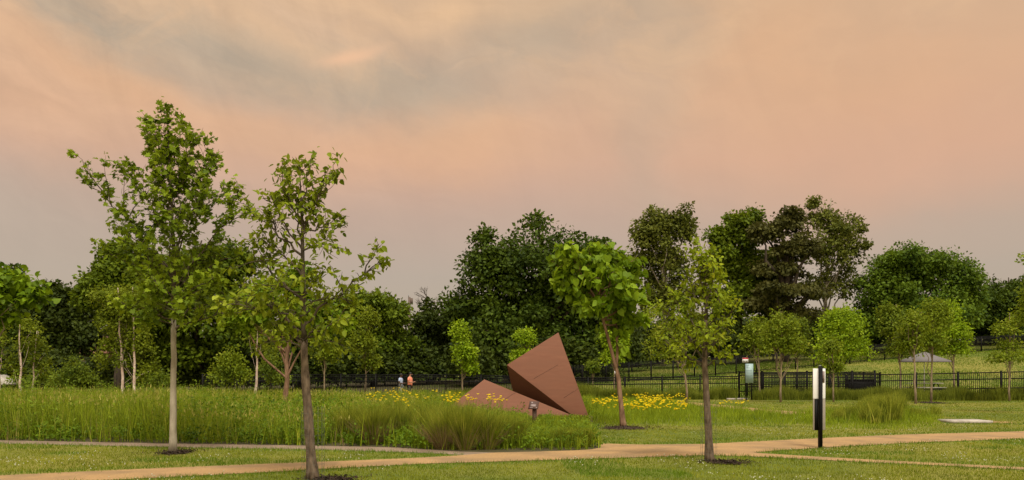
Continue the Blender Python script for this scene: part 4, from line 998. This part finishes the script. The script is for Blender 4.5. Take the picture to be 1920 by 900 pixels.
# houses glimpsed through the trees
def house(px, d, w, dp, eave, ridge, wallm, roofm, label, gable_front=False, rz=0):
    x = X(px, d); r = thing('house', (x, d, float(gz(x,d))), label, 'house', rz=rz)
    mb = MB(); mb.box(0,0,eave/2,w,dp,eave)
    if gable_front: mb.add([[-w/2,-dp/2,eave],[w/2,-dp/2,eave],[0,-dp/2,ridge-.06],[-w/2,dp/2,eave],[w/2,dp/2,eave],[0,dp/2,ridge-.06]], [[0,1,2],[4,3,5]])
    else: mb.add([[-w/2,-dp/2,eave],[-w/2,dp/2,eave],[-w/2,0,ridge-.06],[w/2,-dp/2,eave],[w/2,dp/2,eave],[w/2,0,ridge-.06]], [[1,0,2],[3,4,5]])
    mb.build('wall', wallm, r)
    mb = MB(); o = .4; t = .12
    if gable_front:
        for s in (-1,1):
            a = np.array([[0,-dp/2-o,ridge],[s*(w/2+o),-dp/2-o,eave-o*(ridge-eave)/(w/2)],[s*(w/2+o),dp/2+o,eave-o*(ridge-eave)/(w/2)],[0,dp/2+o,ridge]])
            mb.add(np.vstack([a, a+[0,0,t]]), [[0,1,2,3],[7,6,5,4],[0,4,5,1],[1,5,6,2],[2,6,7,3],[3,7,4,0]])
    else:
        for s in (-1,1):
            a = np.array([[-w/2-o,0,ridge],[-w/2-o,s*(dp/2+o),eave-o*(ridge-eave)/(dp/2)],[w/2+o,s*(dp/2+o),eave-o*(ridge-eave)/(dp/2)],[w/2+o,0,ridge]])
            mb.add(np.vstack([a, a+[0,0,t]]), [[0,1,2,3],[7,6,5,4],[0,4,5,1],[1,5,6,2],[2,6,7,3],[3,7,4,0]])
    mb.build('roof', roofm, r)
    for k in (-.28,.28):
        mb = MB(); mb.box(w*k,-dp/2-.03,eave*.55,1.2,.06,1.3); wn = mb.build('window', M['trim'], r)
        mb = MB(); mb.box(w*k,-dp/2-.065,eave*.55,1.0,.02,1.1); mb.build('pane', M['glass'], wn)
    mb = MB(); mb.box(0,-dp/2-.03,1.05,1.0,.06,2.1); mb.build('door', M['trim'], r)
house(38, 79, 5.0, 6, 1.5, 2.7, M['siding'], M['roof_grey'], 'grey sided house glimpsed behind the pale trunks at the left edge')
house(-8, 66, 1.2, 2, 1.0, 1.4, M['siding'], M['concrete'], 'small pale gabled shed at the left edge behind the meadow', True)
house(150, 90, 8, 6, 3.6, 5.2, M['brick'], M['roof_red'], 'brick house with a reddish roof seen through the dark gap left of the birches')
house(735, 92, 5, 5, 2.0, 3.0, M['siding'], M['roof_blue'], 'low building with a blue grey roof behind the people')

# ------------------------------------------------------------------ sky, sun, camera
SUN_EL, SUN_AZ = math.radians(58), math.radians(165)      # azimuth from +Y clockwise: behind the viewer, a little right
W = bpy.data.worlds.new('World'); S.world = W; W.use_nodes = True
nt = W.node_tree; N = nt.nodes; Lk = nt.links; N.clear()
def val(v):
    n = N.new('ShaderNodeValue'); n.outputs[0].default_value = v; return n.outputs[0]
def mth(op, a, b=None, c=None, clamp=False):
    n = N.new('ShaderNodeMath'); n.operation = op; n.use_clamp = clamp
    for i, q in enumerate((a, b, c)):
        if q is None: continue
        if isinstance(q, (int, float)): n.inputs[i].default_value = q
        else: Lk.new(q, n.inputs[i])
    return n.outputs[0]
def mixc(f, a, b):
    n = N.new('ShaderNodeMix'); n.data_type = 'RGBA'
    for s, q in ((0, f), (6, a), (7, b)):
        if isinstance(q, tuple): n.inputs[s].default_value = (*q, 1) if len(q) == 3 else q
        elif isinstance(q, (int, float)): n.inputs[s].default_value = q
        else: Lk.new(q, n.inputs[s])
    return n.outputs[2]
def comb(x, y, z=0.0):
    n = N.new('ShaderNodeCombineXYZ')
    for i, q in enumerate((x, y, z)):
        if isinstance(q, (int, float)): n.inputs[i].default_value = q
        else: Lk.new(q, n.inputs[i])
    return n.outputs[0]
def nz(vec, scale, detail=4, rough=.5, dist=0):
    n = N.new('ShaderNodeTexNoise'); n.inputs['Scale'].default_value = scale; n.inputs['Detail'].default_value = detail
    n.inputs['Roughness'].default_value = rough; n.inputs['Distortion'].default_value = dist; Lk.new(vec, n.inputs['Vector']); return n.outputs['Fac']
tc = N.new('ShaderNodeTexCoord'); sp = N.new('ShaderNodeSeparateXYZ'); Lk.new(tc.outputs['Generated'], sp.inputs[0])
dx, dy, dz = sp.outputs
az = mth('ARCTAN2', dx, dy)                                   # 0 ahead, + to the right
el = mth('ARCTAN2', dz, mth('SQRT', mth('ADD', mth('MULTIPLY', dx, dx), mth('MULTIPLY', dy, dy))))
def angles(px, py):
    a = math.atan((px-960)/F); return a, math.atan((700-py)/F*math.cos(a))
# domain warp for soft cloud edges
w1 = mth('SUBTRACT', nz(comb(mth('MULTIPLY', az, 1.0), mth('MULTIPLY', el, 1.6), 3.1), 5, 5, .55), .5)
w2 = mth('SUBTRACT', nz(comb(mth('MULTIPLY', az, 1.0), mth('MULTIPLY', el, 1.6), 9.7), 5, 5, .55), .5)
azw = mth('MULTIPLY_ADD', w1, .16, az); elw = mth('MULTIPLY_ADD', w2, .09, el)
def blob(px, py, rx, ry, rot=0.0):                            # soft cloud bank in the sky, rot = downward slope to the right
    a, e = angles(px, py); da = mth('SUBTRACT', azw, a); de = mth('SUBTRACT', elw, e)
    c, s = math.cos(rot), math.sin(rot)
    u = mth('ADD', mth('MULTIPLY', da, c), mth('MULTIPLY', de, -s)); v = mth('ADD', mth('MULTIPLY', da, s), mth('MULTIPLY', de, c))
    u = mth('DIVIDE', u, rx/F); v = mth('DIVIDE', v, ry/F)
    q = mth('ADD', mth('MULTIPLY', u, u), mth('MULTIPLY', v, v))
    return mth('EXPONENT', mth('MULTIPLY', q, -1.0))
EXPO = 1.0; KS = 1/(2**EXPO)/.1
def sk(r, g, b): return tuple(x*KS for x in lin(r, g, b))
ramp = N.new('ShaderNodeValToRGB'); cr = ramp.color_ramp
stops = [(0, (176,157,136)), (180, (182,162,142)), (290, (196,164,140)), (390, (212,168,138)), (500, (214,173,139)), (600, (213,176,140)), (700, (214,178,140))]
tm = mth('DIVIDE', mth('MULTIPLY_ADD', w2, .02, el), .6, clamp=True); Lk.new(tm, ramp.inputs[0])
while len(cr.elements) < len(stops): cr.elements.new(.5)
for e_, (h, c) in zip(cr.elements, stops):
    e_.position = math.atan(h/F)/.6; e_.color = (*lin(*c), 1)
sc = N.new('ShaderNodeVectorMath'); sc.operation = 'SCALE'; sc.inputs['Scale'].default_value = KS; Lk.new(ramp.outputs[0], sc.inputs[0])
col = sc.outputs[0]
GREY = sk(180,163,138); PEACH = sk(232,177,126); PINK = sk(222,170,134); CREAM = sk(240,196,148); MAUVE = sk(186,165,143)
for (px, py, rx, ry, rot, c, k) in [
    (1650,160,380,170,0,PEACH,.55),(1750,300,260,90,0,PINK,.5),(1400,60,160,90,0,PEACH,.45),(700,270,420,60,.02,PEACH,.45),(880,240,160,70,0,PEACH,.45),
    (230,130,260,55,.30,PEACH,.6),(60,200,160,80,.2,PEACH,.35),
    (60,430,260,110,0,MAUVE,.7),(1240,240,60,200,-.05,GREY,.30),(1900,420,240,60,0,MAUVE,.5),
    (170,30,210,38,.30,GREY,.9),(450,100,260,48,.22,GREY,.9),(740,150,240,50,.05,GREY,.9),(1010,80,150,75,-.1,GREY,.75),(1240,20,110,60,0,GREY,.5),
    (480,40,200,26,.30,CREAM,.35),(850,5,70,45,0,CREAM,.85),(700,15,140,26,.2,CREAM,.5),(990,10,90,30,0,CREAM,.35),(280,0,120,25,.3,CREAM,.3)]:
    col = mixc(mth('MULTIPLY', blob(px, py, rx, ry, rot), k), col, c)
# thin wisps, stretched along the slant of the cloud bank
sl = comb(mth('ADD', mth('MULTIPLY', az, 2.2), mth('MULTIPLY', el, 1.2)), mth('ADD', mth('MULTIPLY', el, 7.0), mth('MULTIPLY', az, 2.2)), 1.7)
wis = mth('MULTIPLY', mth('SUBTRACT', nz(sl, 2.6, 7, .6, .4), .42), 2.6, clamp=True)
hi = mth('MULTIPLY', mth('SUBTRACT', el, .22), 7.0, clamp=True)
lefty = mth('MULTIPLY_ADD', az, -1.1, .50, clamp=True)
col = mixc(mth('MULTIPLY', mth('MULTIPLY', wis, hi), mth('MULTIPLY', lefty, .55)), col, CREAM)
col = mixc(mth('MULTIPLY', mth('SUBTRACT', nz(comb(mth('MULTIPLY', azw, 3.0), mth('MULTIPLY', elw, 5.0), 5.0), 1.6, 6, .55), .45, clamp=True), .35), col, GREY)
col = mixc(mth('MULTIPLY', mth('MULTIPLY', mth('SUBTRACT', nz(comb(mth('MULTIPLY', azw, 5.0), mth('MULTIPLY', elw, 9.0), 2.2), 1.5, 7, .6, .6), 40/100), 1.3, clamp=True), mth('MULTIPLY', mth('SUBTRACT', el, .08), 1.6, clamp=True)), col, sk(204,170,138))
col = mixc(mth('MULTIPLY', mth('MULTIPLY', mth('SUBTRACT', nz(comb(mth('MULTIPLY', azw, 6.0), mth('MULTIPLY', elw, 8.0), 7.7), 1.3, 7, .6, .8), .50), 2.5, clamp=True), hi), col, sk(232,188,142))
fb = mth('SUBTRACT', nz(comb(mth('MULTIPLY_ADD', az, 3.0, mth('MULTIPLY', w1, 1.2)), mth('ADD', mth('MULTIPLY', el, 9.0), mth('MULTIPLY_ADD', az, 2.0, mth('MULTIPLY', w2, 1.2))), 4.4), 2.3, 10, .62, .5), .5)
vert = mth('SUBTRACT', nz(comb(mth('MULTIPLY_ADD', az, 9.0, mth('MULTIPLY', el, 3.0)), mth('MULTIPLY', el, 3.0), 8.1), 1.7, 8, .6, .6), .5)
mask = mth('MULTIPLY', mth('MULTIPLY_ADD', el, 3.6, -.22, clamp=True), mth('MULTIPLY_ADD', az, -.9, .62, clamp=True))
gainf = mth('MULTIPLY_ADD', mth('MULTIPLY', mth('ADD', fb, mth('MULTIPLY', vert, .9)), mask), .46, 1.0)
sv = N.new('ShaderNodeVectorMath'); sv.operation = 'MULTIPLY'; Lk.new(col, sv.inputs[0]); Lk.new(comb(gainf, gainf, gainf), sv.inputs[1]); col = sv.outputs[0]
# the little bright wisp
a0, e0 = angles(655,105); uw = mth('ADD', mth('SUBTRACT', az, a0), mth('MULTIPLY', w1, .05)); vw = mth('ADD', mth('SUBTRACT', el, e0), mth('MULTIPLY_ADD', mth('SUBTRACT', az, a0), -.22, mth('MULTIPLY', w2, .035)))
u = mth('DIVIDE', uw, 56/F); v = mth('DIVIDE', vw, 10/F); bw = mth('EXPONENT', mth('MULTIPLY', mth('ADD', mth('MULTIPLY', u, u), mth('MULTIPLY', v, v)), -1.0))
col = mixc(mth('MULTIPLY', bw, .85), col, sk(244,194,150))
# brighter cloud overhead and on the sunset side behind the viewer
zen = mth('MULTIPLY', mth('SUBTRACT', el, .52), 1.6, clamp=True)
col = mixc(zen, col, tuple(x*2.3 for x in sk(232,224,212)))
beh = mth('MULTIPLY', mth('MULTIPLY', mth('SUBTRACT', mth('MULTIPLY', dy, -1.0), .1), 1.4, clamp=True), .8)
col = mixc(beh, col, tuple(x*2.1 for x in sk(246,222,190)))
sky = N.new('ShaderNodeTexSky'); sky.sky_type = 'NISHITA'; sky.sun_disc = False; sky.sun_elevation = SUN_EL; sky.sun_rotation = SUN_AZ
col = mixc(.94, sky.outputs[0], col)
bg = N.new('ShaderNodeBackground'); bg.inputs['Strength'].default_value = .1; wo = N.new('ShaderNodeOutputWorld')
Lk.new(col, bg.inputs[0]); Lk.new(bg.outputs[0], wo.inputs[0])

sl_ = bpy.data.lights.new('sun', 'SUN'); sl_.energy = 1.5; sl_.angle = math.radians(16); sl_.color = (1.0, .94, .82)
so = bpy.data.objects.new('sun', sl_); C.objects.link(so)
dv = Vector((math.sin(SUN_AZ)*math.cos(SUN_EL), math.cos(SUN_AZ)*math.cos(SUN_EL), math.sin(SUN_EL)))
so.rotation_euler = (-dv).to_track_quat('-Z', 'Y').to_euler()

cd = bpy.data.cameras.new('camera'); co = bpy.data.objects.new('camera', cd); C.objects.link(co)
cd.sensor_fit = 'HORIZONTAL'; cd.sensor_width = 36; cd.lens = 36*F/1920; cd.shift_y = (700-450)/1920
co.location = (0, 0, EYE); co.rotation_euler = (PI/2, 0, 0); cd.clip_end = 8000; cd.clip_start = .1
S.camera = co
vs = S.view_settings; vs.view_transform = 'Standard'; vs.look = 'None'; vs.gamma = 1; vs.exposure = EXPO; vs.use_curve_mapping = False
S.render.engine = 'CYCLES'
cy = S.cycles; cy.max_bounces = 5; cy.diffuse_bounces = 3; cy.glossy_bounces = 2; cy.transmission_bounces = 3; cy.transparent_max_bounces = 4
